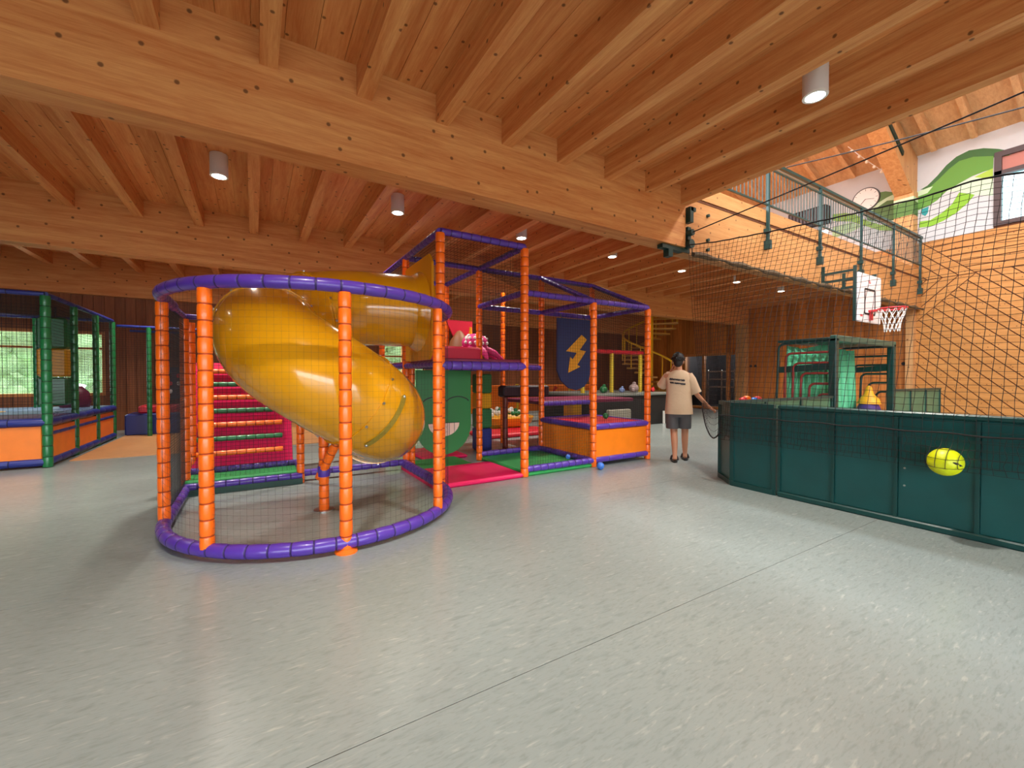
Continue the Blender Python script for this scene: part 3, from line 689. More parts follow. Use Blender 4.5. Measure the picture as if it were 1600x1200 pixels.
# hanging face board under the deck: dark wavy brow line and a toothy grin
def onp(Y): return lambda u, v, w: (u, Y - w, v)
fb = thing('face_board', 'green round-bottomed hanging board with a grinning mouth and wavy brow line', 'face board')
FGREEN = mat('board_green', (36, 122, 58), .45)
poly = [(2.02, 1.46), (2.02, .62)] + [(2.46 + .44 * math.cos(math.radians(a)), .62 + .44 * math.sin(math.radians(a))) for a in range(180, 361, 12)] + [(2.9, .62), (2.9, 1.46)]
poly = [poly[0]] + [p for i, p in enumerate(poly[1:]) if (Vector(p) - Vector(poly[i])).length > 1e-3]
MB().prism(poly, onp(6.02), .03).build('board', FGREEN, fb)
wav = [(2.12 + .74 * t / 24, 1.0 + .06 * abs(math.sin(PI * t / 12)) ** .8 + (.0 if t % 12 else -.01)) for t in range(25)]
mb = MB()
for a, b in zip(wav[:-1], wav[1:]): mb.bar((a[0], 5.985, a[1]), (b[0], 5.985, b[1]), .006, .016)
mb.build('brow_line', mat('black_print', (18, 24, 20), .5), fb)
mouth = [(2.2 + .5 * t / 8, .66) for t in range(9)] + [(2.45 + .25 * math.cos(math.radians(a)), .66 - .2 * math.sin(math.radians(a))) for a in range(15, 180, 15)]
mo = MB().prism(mouth, onp(5.988), .006).build('mouth', mat('cream_print', (236, 208, 188), .5), fb)
mb = MB()
for k in range(1, 6):
    x = 2.2 + .5 * k / 6; dz = math.sqrt(max(0, 1 - ((x - 2.45) / .25) ** 2)) * .2; mb.bar((x, 5.98, .66), (x, 5.98, .66 - dz + .005), .004, .006)
mb.bar((2.2, 5.98, .662), (2.7, 5.98, .662), .004, .008).build('tooth_line', MATS['black_print'], mo)
MB().cyl((2.14, 6.03, 1.44), (2.14, 6.03, 1.52), .008, 6).cyl((2.78, 6.03, 1.44), (2.78, 6.03, 1.52), .008, 6).build('hanger', NETBLK, fb)

# hanging navy banner with a lightning-bolt arrow
bb = thing('bolt_banner', 'navy hanging board with a yellow lightning-bolt arrow', 'banner')
bx0, bx1, bzt, bzb = 4.62, 5.4, 2.42, 1.12
ch_ = [(bx0, bzt), (bx0, bzb + .35), (bx0 + .08, bzb + .18), (bx0 + .26, bzb + .04), (bx0 + .44, bzb), (bx1 - .16, bzb + .06), (bx1 - .04, bzb + .2), (bx1, bzb + .35), (bx1, bzt)]
MB().prism(ch_, onp(6.04), .035).build('board', NAVY, bb)
def bz(x, y): return (bx0 + (x - 203) / 230 * (bx1 - bx0), bzt - (y - 130) / 470 * (bzt - bzb))
bolt1 = [bz(*p) for p in [(365, 232), (402, 262), (352, 333), (395, 340), (335, 432), (356, 444), (272, 486), (286, 380), (302, 398), (332, 352), (258, 345)]]
MB().prism(bolt1, onp(6.004), .008).build('bolt_sign', mat('bolt_yellow', (222, 158, 32), .5), bb)
MB().cyl((4.75, 6.03, 2.4), (4.75, 6.1, 2.5), .008, 6).cyl((5.3, 6.03, 2.4), (5.3, 6.1, 2.5), .008, 6).build('hanger', NETBLK, bb)

# things on and behind the tower
tag(MB().rbox(2.15, 3.02, 5.85, 6.1, ZD + .072, ZD + .3, .03).build('foam_block', mat('crimson_foam', (206, 30, 66), .5)), 'crimson foam block lying on the tower deck', 'foam block')
oc = thing('octopus_toy', 'pink octopus-shaped soft toy with white dots on the upper deck', 'toy')
PINK = mat('pink_toy', (214, 40, 120), .5); oy = 6.75; ox = 3.35; oz = ZD + .1
MB().ball((ox, oy, oz + .34), .2, 16, 10, sc=(1.2, 1, .85)).build('head', PINK, oc, True)
for k in range(22):
    a = random.uniform(3.2, 6.2); e = random.uniform(-.2, 1.0); d = Vector((1.2 * math.cos(e) * math.cos(a), math.cos(e) * math.sin(a), .85 * math.sin(e))); MB().ball(Vector((ox, oy, oz + .34)) + d * .195, .03, 7, 5).build('dot', WHITE, oc, True)
for k in range(7):
    a = 2 * PI * k / 7 + .3; c, s_ = math.cos(a), math.sin(a)
    MB().tube(smooth_path([(ox + .15 * c, oy + .15 * s_, oz + .25), (ox + .36 * c, oy + .3 * s_, oz + .16), (ox + .55 * c, oy + .4 * s_, oz + .03)], 5), [.06] * 6 + [.05, .04, .035, .03, .02], 8).build('arm', PINK, oc, True)
fg = thing('fabric_hood', 'red flared hood with brown cone standing on the upper deck', 'play hood')
MB().prism([(3.08, 2.44), (3.63, 2.44), (3.63, 2.2), (3.48, 1.9), (3.24, 2.12)], onp(7.46), .04).build('hood', mat('hood_red', (212, 26, 60), .5), fg)
MB().lathe([(.26, 0), (.24, .2), (.17, .45), (.05, .62), (.01, .64)], (3.3, 7.3, ZD + .075), 16).build('cone', mat('cone_brown', (122, 70, 34), .6), fg, True)
MB().lathe([(.04, 0), (.03, .12), (.02, .2)], (3.56, 7.36, ZD + .6), 10).build('horn', YPANEL, fg, True)
MB().cyl((3.56, 7.36, ZD + .07), (3.56, 7.36, ZD + .61), .015, 8).build('stick', YPANEL, fg)
# roller column, dark gate posts, bench behind
rc = thing('padded_column', 'column of stacked green, yellow and blue padded blocks behind the face board', 'padded column', loc=(3.62, 7.0, 0))
for z0, z1, m in ((0, .42, BLUEP), (.42, .78, GREENP), (.78, 1.06, YPANEL), (1.06, 1.42, GREENP)): MB().rbox(-.13, .13, -.16, .16, z0 + .004, z1 - .004, .02).build('padded_block', m, rc)
bn = thing('dark_padded_bench', 'dark padded beam bench on brown posts behind the tower', 'bench')
MB().rbox(3.95, 5.0, 6.75, 7.0, .98, 1.2, .03).build('beam', mat('dark_plum', (44, 20, 32), .5), bn)
for x in (4.05, 4.9): pad_tube(MB(), [(x, 6.88, 0), (x, 6.88, .98)], .05, .2).build('leg', (mat('brown_pad', (120, 40, 26), .5), BLACK), bn, True)
tag(MB().rbox(6.0, 6.32, 7.3, 7.6, .0, .78, .03).build('foam_block', YPANEL), 'ochre foam block beside the dark platform', 'foam block')
for (x, y, z, r, m, lb) in ((4.33, 4.60, 0, .055, mat('blue_ball', (60, 120, 214), .35), 'blue plastic ball on the floor at the middle orange post'), (3.95, 4.88, .145, .035, MATS['blue_ball'], 'small blue ball on the purple floor rail'), (5.2, 5.4, .635, .05, mat('green_ball', (30, 120, 60), .4), 'green plastic ball on the red play box')):
    o = MB().ball((0, 0, r), r, 16, 10).build('play_ball', m, None, True, (x, y, z)); tag(o, lb, 'ball')

# ------------------------------------------------------------------ far play area behind: orange giraffe fence, ball bowl, stage, spiral stair
fe = thing('orange_fence', 'orange padded fence panels around the far toddler area', 'fence')
for k in range(5):
    MB().rbox(4.9 + k * 1.02, 5.88 + k * 1.02, 11.0, 11.06, .3, 1.12, .02).build('panel', ORPANEL, fe)
    MB().cyl((4.88 + k * 1.02, 11.03, 0), (4.88 + k * 1.02, 11.03, 1.15), .05, 10).build('post', YELLOWP, fe, True)
gi = MB()
for cx_, cz in ((6.5, .55), (8.3, .6)):
    gi.prism([(cx_, cz - .2), (cx_ + .1, cz + .0), (cx_ + .06, cz + .35), (cx_ + .18, cz + .42), (cx_ + .04, cz + .48), (cx_ - .04, cz + .3), (cx_ - .1, cz)], onp(10.998), .006)
gi.build('animal_print', mat('print_red', (196, 40, 24), .5), fe)
bw = thing('ball_bowl', 'round yellow-rimmed bowl heaped with green and white balls', 'ball bowl', loc=(5.6, 9.6, 0))
MB().lathe([(.5, 0), (.75, .2), (.8, .34), (.72, .36), (.6, .25), (.3, .2)], (0, 0, 0), 24).build('bowl', YPANEL, bw, True)
for m, nme in ((GREENP, 'green_balls'), (WHITE, 'white_balls')):
    mb = MB()
    for k in range(26): a = random.uniform(0, 6.28); r = random.uniform(0, .58); mb.ball((r * math.cos(a), r * math.sin(a), .42 + random.uniform(0, .12) - .1 * r), .06, 8, 6)
    mb.build(nme, m, bw, True)
tag(MB().rbox(4.3, 6.2, 8.1, 9.0, 0, .1, .03).build('floor_pad', REDMAT), 'red floor pad in front of the ball bowl', 'floor pad')
stg = thing('dark_platform', 'black-sided raised platform with grey top edge below the spiral stair', 'platform')
MB().rbox(7.6, 10.6, 8.3, 10.6, 0, .84, .02).build('side_cladding', BLACK, stg)
MB().rbox(7.55, 10.65, 8.25, 10.65, .84, .92, .02).build('top_edge', mat('grey_edge', (120, 124, 118), .5), stg)
for x in (7.9, 10.2): MB().cyl((x, 8.2, 0), (x, 8.2, .38), .035, 10).build('leg', WHITE, stg, True)
MB().rbox(7.9, 8.7, 8.05, 8.2, .1, .5, .02).build('front_hatch', mat('hatch_grey', (150, 146, 132), .5), stg)
rl = thing('yellow_railing', 'yellow posts with a red top rail standing on the dark platform', 'railing')
for x in (7.8, 8.9, 10.1): MB().cyl((x, 9.0, .92), (x, 9.0, 2.05), .06, 10).build('post', YELLOWP, rl, True)
pad_tube(MB(), [(7.7, 9.0, 2.1), (10.2, 9.0, 2.1)], .06, .3).build('top_rail', (REDMAT, PLUM), rl, True)
for (x, y, s_, m, lb) in ((8.3, 8.7, .16, GREENP, 'green toy heap on the dark platform'), (9.0, 8.7, .12, mat('pale_blue_toy', (120, 140, 190), .5), 'pale blue toy on the dark platform'), (9.55, 8.75, .2, mat('pink_grey_toy', (176, 150, 150), .5), 'greyish pink toy on the dark platform'), (10.3, 8.7, .1, RED, 'small red toy at the right end of the dark platform')):
    mb = MB()
    s_ *= .62; mb.ball((0, 0, s_), s_, 10, 7, sc=(1.3, 1, 1)).ball((s_ * .9, .03, s_ * .7), s_ * .6, 8, 6).ball((-s_ * .8, -.05, s_ * .6), s_ * .5, 8, 6).ball((.02, 0, s_ * 2.0), s_ * .5, 8, 6)
    tag(mb.build('soft_toy', m, None, True, (x, y, .92)), lb, 'toy')
# spiral stair
SX, SY = 12.55, 10.75
ss = thing('spiral_staircase', 'yellow spiral staircase with timber treads behind the dark platform', 'staircase', loc=(SX, SY, 0))
MB().cyl((0, 0, 0), (0, 0, 3.9), .13, 14).build('centre_pole', YSTEEL, ss, True)
def spa(a): t = math.radians(a) - yaw; return math.cos(t), math.sin(t)
def spz(a): return 3.25 - 2.7 * a / 360
hand = []
a = -30
TREAD = mat('tread_wood', (190, 134, 58), .5)
while spz(a) > .15:
    c0 = spa(a - 12); c1 = spa(a + 12); z = spz(a)
    MB().prism([(.1 * c0[0], .1 * c0[1]), (1.0 * c0[0], 1.0 * c0[1]), (1.0 * c1[0], 1.0 * c1[1]), (.1 * c1[0], .1 * c1[1])], lambda u, v, w, z=z: (u, v, z + w), .06).build('tread', TREAD, ss)
    c = spa(a); MB().cyl((.97 * c[0], .97 * c[1], z), (.97 * c[0], .97 * c[1], z + .92), .018, 6).build('baluster', YSTEEL, ss)
    hand.append((.97 * c[0], .97 * c[1], z + .94)); a += 22
MB().tube(smooth_path(hand, 5), .035, 8).build('handrail', YSTEEL, ss, True)

# ------------------------------------------------------------------ green play frame at the left
gs = thing('green_play_frame', 'green-posted soft play frame with orange skirting and net walls at the left', 'play frame')
GX = [-2.66, -3.83, -5.0, -6.2]; GY = [9.06, 10.23, 11.4, 12.56]
for i, x in enumerate(GX):
    for j, y in enumerate(GY):
        if i in (0, 3) or j in (0, 3): 
            if not (j == 0 and i in (1, 2)): pad_post(x, y, 0, 2.58, gs, (GREENP, GREEN_T), .06 if (i == 0 and j == 0) else .05, seglen=.16)
B_T = mat('blue_tie', (16, 20, 60), .6)
G = lambda p, q, r=.045, nm='rail', sl_=.4: pad_rail(p, q, gs, (BLUEP, B_T), r, nm, sl_)
for z, r in ((2.6, .035), (.68, .06), (.08, .055)):
    G((GX[3], GY[0], z), (GX[0], GY[0], z), r); G((GX[0], GY[0], z), (GX[0], GY[3], z), r); G((GX[3], GY[3], z), (GX[0], GY[3], z), r)
G((GX[0], GY[0], .5), (GX[0], GY[3], .5), .03)
for i in range(3): MB().rbox(GX[i + 1] + .06, GX[i] - .06, GY[0] - .012, GY[0] + .012, .13, .62, .006).build('skirt_panel', ORPANEL, gs)
for j in range(3): MB().rbox(GX[0] - .012, GX[0] + .012, GY[j] + .07, GY[j + 1] - .07, .13, .6, .006).build('skirt_panel', ORPANEL, gs)
VIOLET = mat('violet_mat', (96, 52, 110), .5); PALEB = mat('pale_blue_mat', (120, 150, 196), .5)
cols = [VIOLET, PLUM, BLUEP, PALEB, YPANEL, VIOLET, PALEB, PALEB, PLUM]
for i in range(3):
    for j in range(3): MB().rbox(GX[i + 1] + .02, GX[i] - .02, GY[j] + .02, GY[j + 1] - .02, .64, .74, .015).build('deck_mat', cols[(j * 3 + i) % 9], gs)
n2 = MB()
n2.net((GX[0], GY[0], .7), (GX[0], GY[3], .7), (GX[0], GY[3], 2.58), (GX[0], GY[0], 2.58), .05, .0032)
n2.net((GX[3], GY[0], .7), (GX[0], GY[0], .7), (GX[0], GY[0], 2.58), (GX[3], GY[0], 2.58), .05, .0032)
n2.net((GX[3], GY[0], 2.6), (GX[0], GY[0], 2.6), (GX[0], GY[3], 2.6), (GX[3], GY[3], 2.6), .05, .0032)
n2.net((GX[3], GY[3], .7), (GX[0], GY[3], .7), (GX[0], GY[3], 2.58), (GX[3], GY[3], 2.58), .05, .0032)
n2.build('net', NETBLK, gs)
pb = thing('punch_column', 'hanging green and yellow padded column inside the left play frame', 'padded column', loc=(-3.0, 10.62, 0))
for z0, z1, m in ((.86, 1.36, GREENP), (1.36, 1.86, YPANEL), (1.86, 2.4, GREENP)): MB().rbox(-.19, .19, -.19, .19, z0 + .003, z1 - .003, .03).build('padded_block', m, pb)
MB().cyl((0, 0, 2.4), (0, 0, 2.6), .02, 8).build('hanger', BLACK, pb)
tag(MB().lathe([(.22, 0), (.25, .1), (.22, .3), (.12, .42), (.02, .44)], (-3.15, 12.1, .745), 14).build('foam_cone', PLUM, None, True), 'dark red foam cone on the left play deck', 'foam block')
# second frame section with blue mats along the back
g2 = thing('blue_soft_corner', 'low blue and red mats under a green frame in the back left corner', 'play area')
for x, y in ((-2.05, 13.75), (-.5, 13.75), (.6, 13.75), (-2.05, 12.6), (.6, 12.6)): pad_post(x, y, 0, 2.5, g2, (GREENP, GREEN_T), .045, seglen=.16)
pad_rail((-2.6, 12.6, 2.5), (.6, 12.6, 2.5), g2, (BLUEP, B_T), .03, 'rail', .4); pad_rail((-2.6, 13.75, 2.5), (.6, 13.75, 2.5), g2, (BLUEP, B_T), .03, 'rail', .4)
MB().rbox(-2.55, .6, 12.9, 13.7, 0, .5, .03).build('mat_block', BLUEP, g2)
MB().rbox(-2.35, .5, 13.1, 13.7, .5, .68, .03).build('mat_block', REDMAT, g2)
MB().net((-2.6, 12.6, .6), (.6, 12.6, .6), (.6, 12.6, 2.5), (-2.6, 12.6, 2.5), .05, .003).build('net', NETBLK, g2)
tp = thing('game_panel', 'dark wall panel with rows of round game tokens behind the blue mats', 'game panel')
MB().rbox(-2.0, -.7, 13.9, 13.96, .8, 1.62, .01).build('board', mat('slate_blue', (44, 46, 66), .5), tp)
for i in range(6):
    for j in range(3): MB().cyl((-1.86 + i * .2, 13.9, 1.0 + j * .2), (-1.86 + i * .2, 13.875, 1.0 + j * .2), .06, 10).build('token', [WHITE, REDMAT, DARK][(i * 2 + j) % 3], tp, True)
for x in (-1.9, -.8): MB().box(x, x + .06, 13.92, 13.98, 0, .82).build('leg', DARK, tp)

# ------------------------------------------------------------------ gallery railing, clock, heater, cables
gr = thing('gallery_railing', 'dark green steel gallery railing with thin upright bars above the timber fascia', 'railing')
RY = 4.27
for x in (8.2, 10.25, 12.3, 14.3, 16.3):
    p = MB().box(x - .024, x + .024, RY - .024, RY + .024, 3.85 if x > 7 else 3.95, 5.34).build('post', DGREEN, gr)
    MB().box(x - .05, x + .03, RY - .06, RY + .05, 3.74, 3.9).box(x - .06, x + .01, RY - .05, RY + .05, 4.04, 4.12).build('bracket', DGREEN, p)
for z, w in ((5.36, .055), (5.24, .028), (4.56, .028)): MB().box(XE + .1, XW - .2, RY - w / 2, RY + w / 2, z - w / 2, z + w / 2).build('handrail' if z > 5.3 else 'rail', DGREEN, gr)
MB().box(XE + .1, XW - .2, RY + .06, RY + .1, 5.35, 5.39).build('handrail', mat('silver_rail', (150, 158, 156), .4), gr)
bl = MB().box(-.006, .006, -.006, .006, 4.56, 5.24).mesh('baluster', DGREEN)
k = 0
while 6.0 + k * .118 < XW - .25: obj('baluster', bl, gr, (6.0 + k * .118, RY, 0)); k += 1
ck = thing('wall_clock', 'round white wall clock high on the plaster wall', 'clock')
c = onX(1353.6, 312, XW)
MB().tube([(XW - .001, c.y, c.z), (XW - .05, c.y, c.z)], .36, 28).build('rim', mat('grey_rim', (70, 72, 74), .4), ck, True)
MB().tube([(XW - .05, c.y, c.z), (XW - .056, c.y, c.z)], .33, 28).build('dial', WHITE, ck, True)
mb = MB()
for k in range(12):
    a = k * PI / 6; d = Vector((0, math.sin(a), math.cos(a))); q = Vector((XW - .058, c.y, c.z)); MB().bar(q + d * .26, q + d * .31, .006, .025, up=(1, 0, 0)).build('hour_mark', BLACK, ck)
q = Vector((XW - .062, c.y, c.z)); MB().bar(q, q + Vector((0, .12, -.13)), .006, .03, up=(1, 0, 0)).build('hand', BLACK, ck); MB().bar(q, q + Vector((0, -.22, -.05)), .006, .022, up=(1, 0, 0)).build('hand', BLACK, ck)
ht = thing('wall_heater', 'black slatted heater box hung high on the gallery wall', 'heater')
MB().box(XW - .4, XW - .01, 6.6, 7.75, 6.55, 7.1).build('case', mat('heater_case', (38, 34, 38), .6), ht)
for k in range(10): MB().box(XW - .42, XW - .4, 6.64 + k * .11, 6.7 + k * .11, 6.6, 7.05).build('slat', mat('heater_slat', (92, 90, 96), .5), ht)
def sag(p, q, s_, n=14): p = Vector(p); q = Vector(q); return [p.lerp(q, i / n) - Vector((0, 0, s_ * 4 * (i / n) * (1 - i / n))) for i in range(n + 1)]
CABLE = mat('black_cable', (26, 26, 30), .6)
c1 = thing('tension_cable', 'black cable rising from the beam end hook towards the right edge', 'cable')
MB().tube(sag((5.86, 4.2, 3.62), (5.86, -.8, 4.05), .02), .009, 6).build('wire', CABLE, c1)
MB().box(5.83, 5.91, 4.25, 4.32, 3.52, 3.72).cyl((5.86, 4.18, 3.62), (5.86, 4.27, 3.62), .05, 10).build('hook_plate', DGREEN, c1)
c2 = thing('tension_cable', 'black cable crossing the sports hall from the gallery handrail', 'cable')
MB().tube(sag((8.7, 4.2, 5.36), (9.5, -.8, 5.0), .05), .011, 6).build('wire', CABLE, c2)
pu = thing('pulley_bracket', 'dark green pulley bracket at the end of the big beam', 'bracket')
MB().box(5.82, 5.9, 4.2, 4.3, 3.78, 4.02).box(5.84, 5.96, 4.2, 4.26, 3.96, 4.02).build('plate', DGREEN, pu)
MB().tube([(5.87, 4.2, 3.45), (5.87, 4.31, 3.45)], .07, 14).build('wheel', DGREEN, pu, True)
tag(MB().box(5.3, 5.95, 4.3, 4.4, 3.33, 3.39).box(5.44, 5.54, 4.3, 4.4, 3.22, 3.33).build('beam_bracket', DGREEN), 'flat dark green bracket under the end of the big beam', 'bracket')
lg = thing('light_string', 'string of small pale bulbs hanging from the roof timber', 'light string')
P = sag(onX(1325, 229, 15.0), onX(1407, 283, 16.4), .05); MB().tube(P, .012, 5).build('wire', WHITE, lg)
for i in range(1, len(P) - 1, 2): MB().ball(P[i] - Vector((0, 0, .04)), .045, 8, 6).build('bulb', mat('bulb', (240, 236, 220), .3), lg, True)

# ------------------------------------------------------------------ sports court boards
FX = 5.1
def front_unit(name, label, path, splits):
    t = thing(name, label, 'rink boards')
    for (a, b) in zip(path[:-1], path[1:]):
        a = Vector((*a, 0)); b = Vector((*b, 0)); d = (b - a).normalized(); n = Vector((-d.y, d.x, 0))
        MB().bar(a + Vector((0, 0, .52)), b + Vector((0, 0, .52)), .02, .96).build('board_panel', TEAL, t)
        MB().bar(a + Vector((0, 0, 1.015)), b + Vector((0, 0, 1.015)), .06, .05).build('top_rail', TEALF, t)
        MB().bar(a + Vector((0, 0, .03)), b + Vector((0, 0, .03)), .07, .06).build('bottom_rail', TEALF, t)
    for p in path: MB().bar((p[0], p[1], 0), (p[0], p[1], 1.0), .05, .05, up=(0, 1, 0)).build('post', TEALF, t)
    return t
front_unit('court_board', 'dark teal court board with chamfered corner nearest the walking person', [(5.42, 3.42), (5.12, 3.07), (FX, 2.56)], None)
ys_ = [2.5, 1.98, 1.48, .96, .45, -.06, -.57]
fu = thing('court_board', 'long dark teal court board with many panels running to the right edge', 'rink boards')
for a, b in zip(ys_[:-1], ys_[1:]):
    MB().rbox(FX - .01, FX + .01, b + .014, a - .014, .06, .99, .004).build('board_panel', TEAL, fu)
    if abs(a - 1.48) < .01:
        for z in (.36, .52): MB().cyl((FX - .016, a - .06, z), (FX - .01, a - .06, z), .009, 8).build('bolt', STEEL, fu)
for yv in ys_: MB().box(FX - .03, FX + .03, yv - .014, yv + .014, .06, .99).build('post', TEALF, fu)
MB().rbox(FX - .035, FX + .035, ys_[-1], ys_[0] + .02, .99, 1.04, .012).build('top_rail', TEALF, fu)
MB().rbox(FX - .04, FX + .04, ys_[-1], ys_[0] + .02, 0, .06, .012).build('bottom_rail', TEALF, fu)
LG = mat('green_court_panel', (70, 120, 92), .4, var=.15, vscale=3)
for lb, x0, x1, h in (('low green court board left of the goal cage', 5.46, 8.66, 1.03), ('low green court board right of the goal cage', 11.52, 14.5, 1.1)):
    t = thing('end_board', lb, 'rink boards'); n = 3
    for k in range(n):
        a = x0 + (x1 - x0) * k / n; b = x0 + (x1 - x0) * (k + 1) / n
        MB().rbox(a + .03, b - .03, 3.41, 3.43, .06, h - .04, .004).build('board_panel', LG, t)
        MB().box(b - .03, b + .03, 3.39, 3.45, 0, h - .04).build('post', TEALF, t)
    MB().box(x0, x0 + .03, 3.39, 3.45, 0, h - .04).build('post', TEALF, t)
    MB().box(x0, x1 + .03, 3.385, 3.455, h - .04, h).build('top_rail', TEALF, t); MB().box(x0, x1 + .03, 3.385, 3.455, 0, .06).build('bottom_rail', TEALF, t)

# goal cage
go = thing('goal_cage', 'dark green goal cage with nested bent bars on its sides', 'goal')
gx0, gx1, gy, gh, gd = 8.76, 11.41, 3.42, 2.05, .92
for x in (gx0, gx1): MB().rbox(x - .06, x + .06, gy - .06, gy + .06, 0, gh, .015).build('post', DGREEN, go)
MB().rbox(gx0 - .06, gx1 + .06, gy - .06, gy + .04, gh - .06, gh + .05, .012).build('crossbar', mat('crossbar_green', (44, 84, 72), .4), go)
MB().rbox(gx0 - .04, gx1 + .04, gy + .05, gy + gd, gh - .03, gh + .02, .01).build('roof_panel', DGREEN, go)
BRN = mat('red_brown_steel', (140, 44, 36), .4)
for x, m in ((gx0, BRN), (gx1, DGREEN)):
    for k in range(6):
        z = gh - .05 - k * .19; dp = gd - k * .135; r = .1
        path = [(x, gy + .05, z)] + [(x, gy + dp - r + r * math.sin(math.radians(a)), z - r + r * math.cos(math.radians(a))) for a in range(0, 91, 15)] + [(x, gy + dp + .06 * (1 - k / 6), .0)]
        MB().tube(path, .022, 8).build('side_bar', DGREEN if k == 0 else m, go, True)
    MB().bar((x, gy + .05, 1.55), (x, gy + gd, 1.5), .03, .12).build('cross_strap', DGREEN, go)
MB().tube([(gx0, gy + gd + .06, .3), (gx1, gy + gd + .06, .3)], .02, 8).build('back_bar', DGREEN, go, True)
cu = thing('green_curtain', 'pale green folded mesh curtain hanging at the left of the goal cage', 'curtain')
PG = mat('mint_mesh', (110, 214, 164), .7)
mb = MB(); prev = None
for i in range(25):
    t = i / 24; x = gx0 + .1 + 2.4 * t; y = gy + gd - .12 - .24 * t + .045 * math.sin(i * 1.9)
    cur = [(x, y, 1.98 - .05 * math.sin(t * 9)), (x + .02, y - .03, 1.0), (x + .04 * t, y - .06 * t, .03)]
    if prev: mb.add(prev + cur, [(0, 3, 4, 1), (1, 4, 5, 2)])
    prev = cur
prev = None
for i in range(19):
    t = i / 18; y = gy + .12 + (gd - .22) * t; x = gx0 + .1 + .03 * math.sin(i * 2.1)
    cur = [(x, y, 1.72 + .25 * t), (x + .02, y, .9), (x, y, .03)]
    if prev: mb.add(prev + cur, [(0, 1, 4, 3), (1, 2, 5, 4)])
    prev = cur
co = mb.build('mesh_sheet', PG, cu, True); sd = co.modifiers.new('thick', 'SOLIDIFY'); sd.thickness = .006
py = thing('cushion_pile', 'purple cushion pile topped by a yellow cone inside the goal cage', 'cushions')
MB().ball((11.06, 3.68, .46), .46, 16, 10, sc=(.55, .5, 1)).ball((10.7, 3.68, .2), .2, 12, 8, sc=(1.0, 1, 1)).build('cushion', mat('purple_cushion', (66, 40, 110), .6), py, True)
MB().lathe([(.2, 0), (.17, .1), (.08, .2), (.05, .34), (.02, .38)], (11.08, 3.68, .8), 16).build('cone', mat('amber_foam', (242, 170, 30), .5), py, True)
rt = thing('red_toy_pile', 'red and blue toys heaped beyond the left end of the court boards', 'toy', loc=(10.7, 6.0, 0))
MB().rbox(-.4, .5, -.2, .2, 0, .7, .03).build('crate', DARK, rt)
for i, (x, y, z, r, m) in enumerate(((-.25, 0, .79, .1, RED), (-.02, .05, .8, .11, MATS['orange_vinyl']), (.2, -.02, .78, .09, MATS['blue_ball']), (.4, 0, .79, .1, RED))): MB().ball((x, y, z), r, 10, 7, sc=(1.2, 1, .8)).build('toy_piece', m, rt, True)

# ------------------------------------------------------------------ basketball backboard
bk = thing('basketball_hoop', 'white basketball backboard with red rim held on green arms from the gallery', 'basketball hoop')
by = 3.65; bx0, bx1, bz0, bz1 = 10.4, 11.55, 2.49, 3.49
MB().rbox(bx0, bx1, by, by + .04, bz0, bz1, .01).build('backboard', mat('backboard_white', (232, 222, 220), .4), bk)
def bt(x, z): return (bx0 + (x - 9.12) / 1.03 * (bx1 - bx0), bz0 + (z - 2.34) / .89 * (bz1 - bz0))
for a, b in (((9.4, 2.5), (9.86, 2.5)), ((9.4, 2.95), (9.86, 2.95)), ((9.4, 2.5), (9.4, 2.95)), ((9.86, 2.5), (9.86, 2.95))):
    v_ = a[0] == b[0]; a = bt(*a); b = bt(*b); MB().bar((a[0], by - .003, a[1]), (b[0], by - .003, b[1]), .04 if v_ else .006, .006 if v_ else .04, up=(0, 1, 0) if v_ else (0, 0, 1)).build('target_line', BLACK, bk)
mb = MB()
for dx, dz, l in ((-.03, .02, .06), (0, 0, .08), (.03, -.02, .05)): mb.bar((10.94 + dx - l / 2, by - .003, 3.32 + dz), (10.94 + dx + l / 2, by - .003, 3.32 + dz + .02), .004, .016)
mb.build('red_mark', RED, bk)
MB().box(10.5, 10.62, by - .004, by, 2.6, 2.64).build('red_mark', RED, bk)
MB().bar((10.38, by + .05, 2.5), (10.38, by + .05, 3.62), .05, .05).build('frame_upright', DGREEN, bk)
for x in (10.45, 11.45):
    for z in (3.55, 3.38): MB().bar((x, by + .05, z), (x, 4.3, z), .045, .045).build('arm', DGREEN, bk)
    MB().bar((x, 4.29, 3.36), (x, 4.29, 3.72), .06, .03).build('wall_bracket', DGREEN, bk)
MB().bar((10.42, by + .05, 3.2), (10.42, by + .3, 3.2), .04, .04).build('brace', DGREEN, bk)
rx, ry, rz = 10.97, by - .14 - .225, 2.74
MB().tube([(rx + .225 * math.cos(t * PI / 16), ry + .225 * math.sin(t * PI / 16), rz) for t in range(32)], .016, 8, closed=True).build('rim', RED, bk, True)
MB().box(rx - .07, rx + .07, by - .16, by, rz - .03, rz + .01).box(rx - .03, rx + .03, by - .05, by - .005, rz - .2, rz + .01).build('rim_mount', RED, bk)
STR = mat('white_cord', (236, 232, 224), .7)
mb = MB(); lev = [(.225, 0), (.19, -.12), (.15, -.24), (.125, -.36), (.12, -.46)]
for k in range(12):
    for s_ in (1, -1):
        P = []
        for i, (r, z) in enumerate(lev): a = 2 * PI * (k + s_ * i * .5) / 12; P.append((rx + r * math.cos(a), ry + r * math.sin(a), rz + z))
        mb.tube(P, .007, 5)
mb.build('hoop_net', STR, bk)

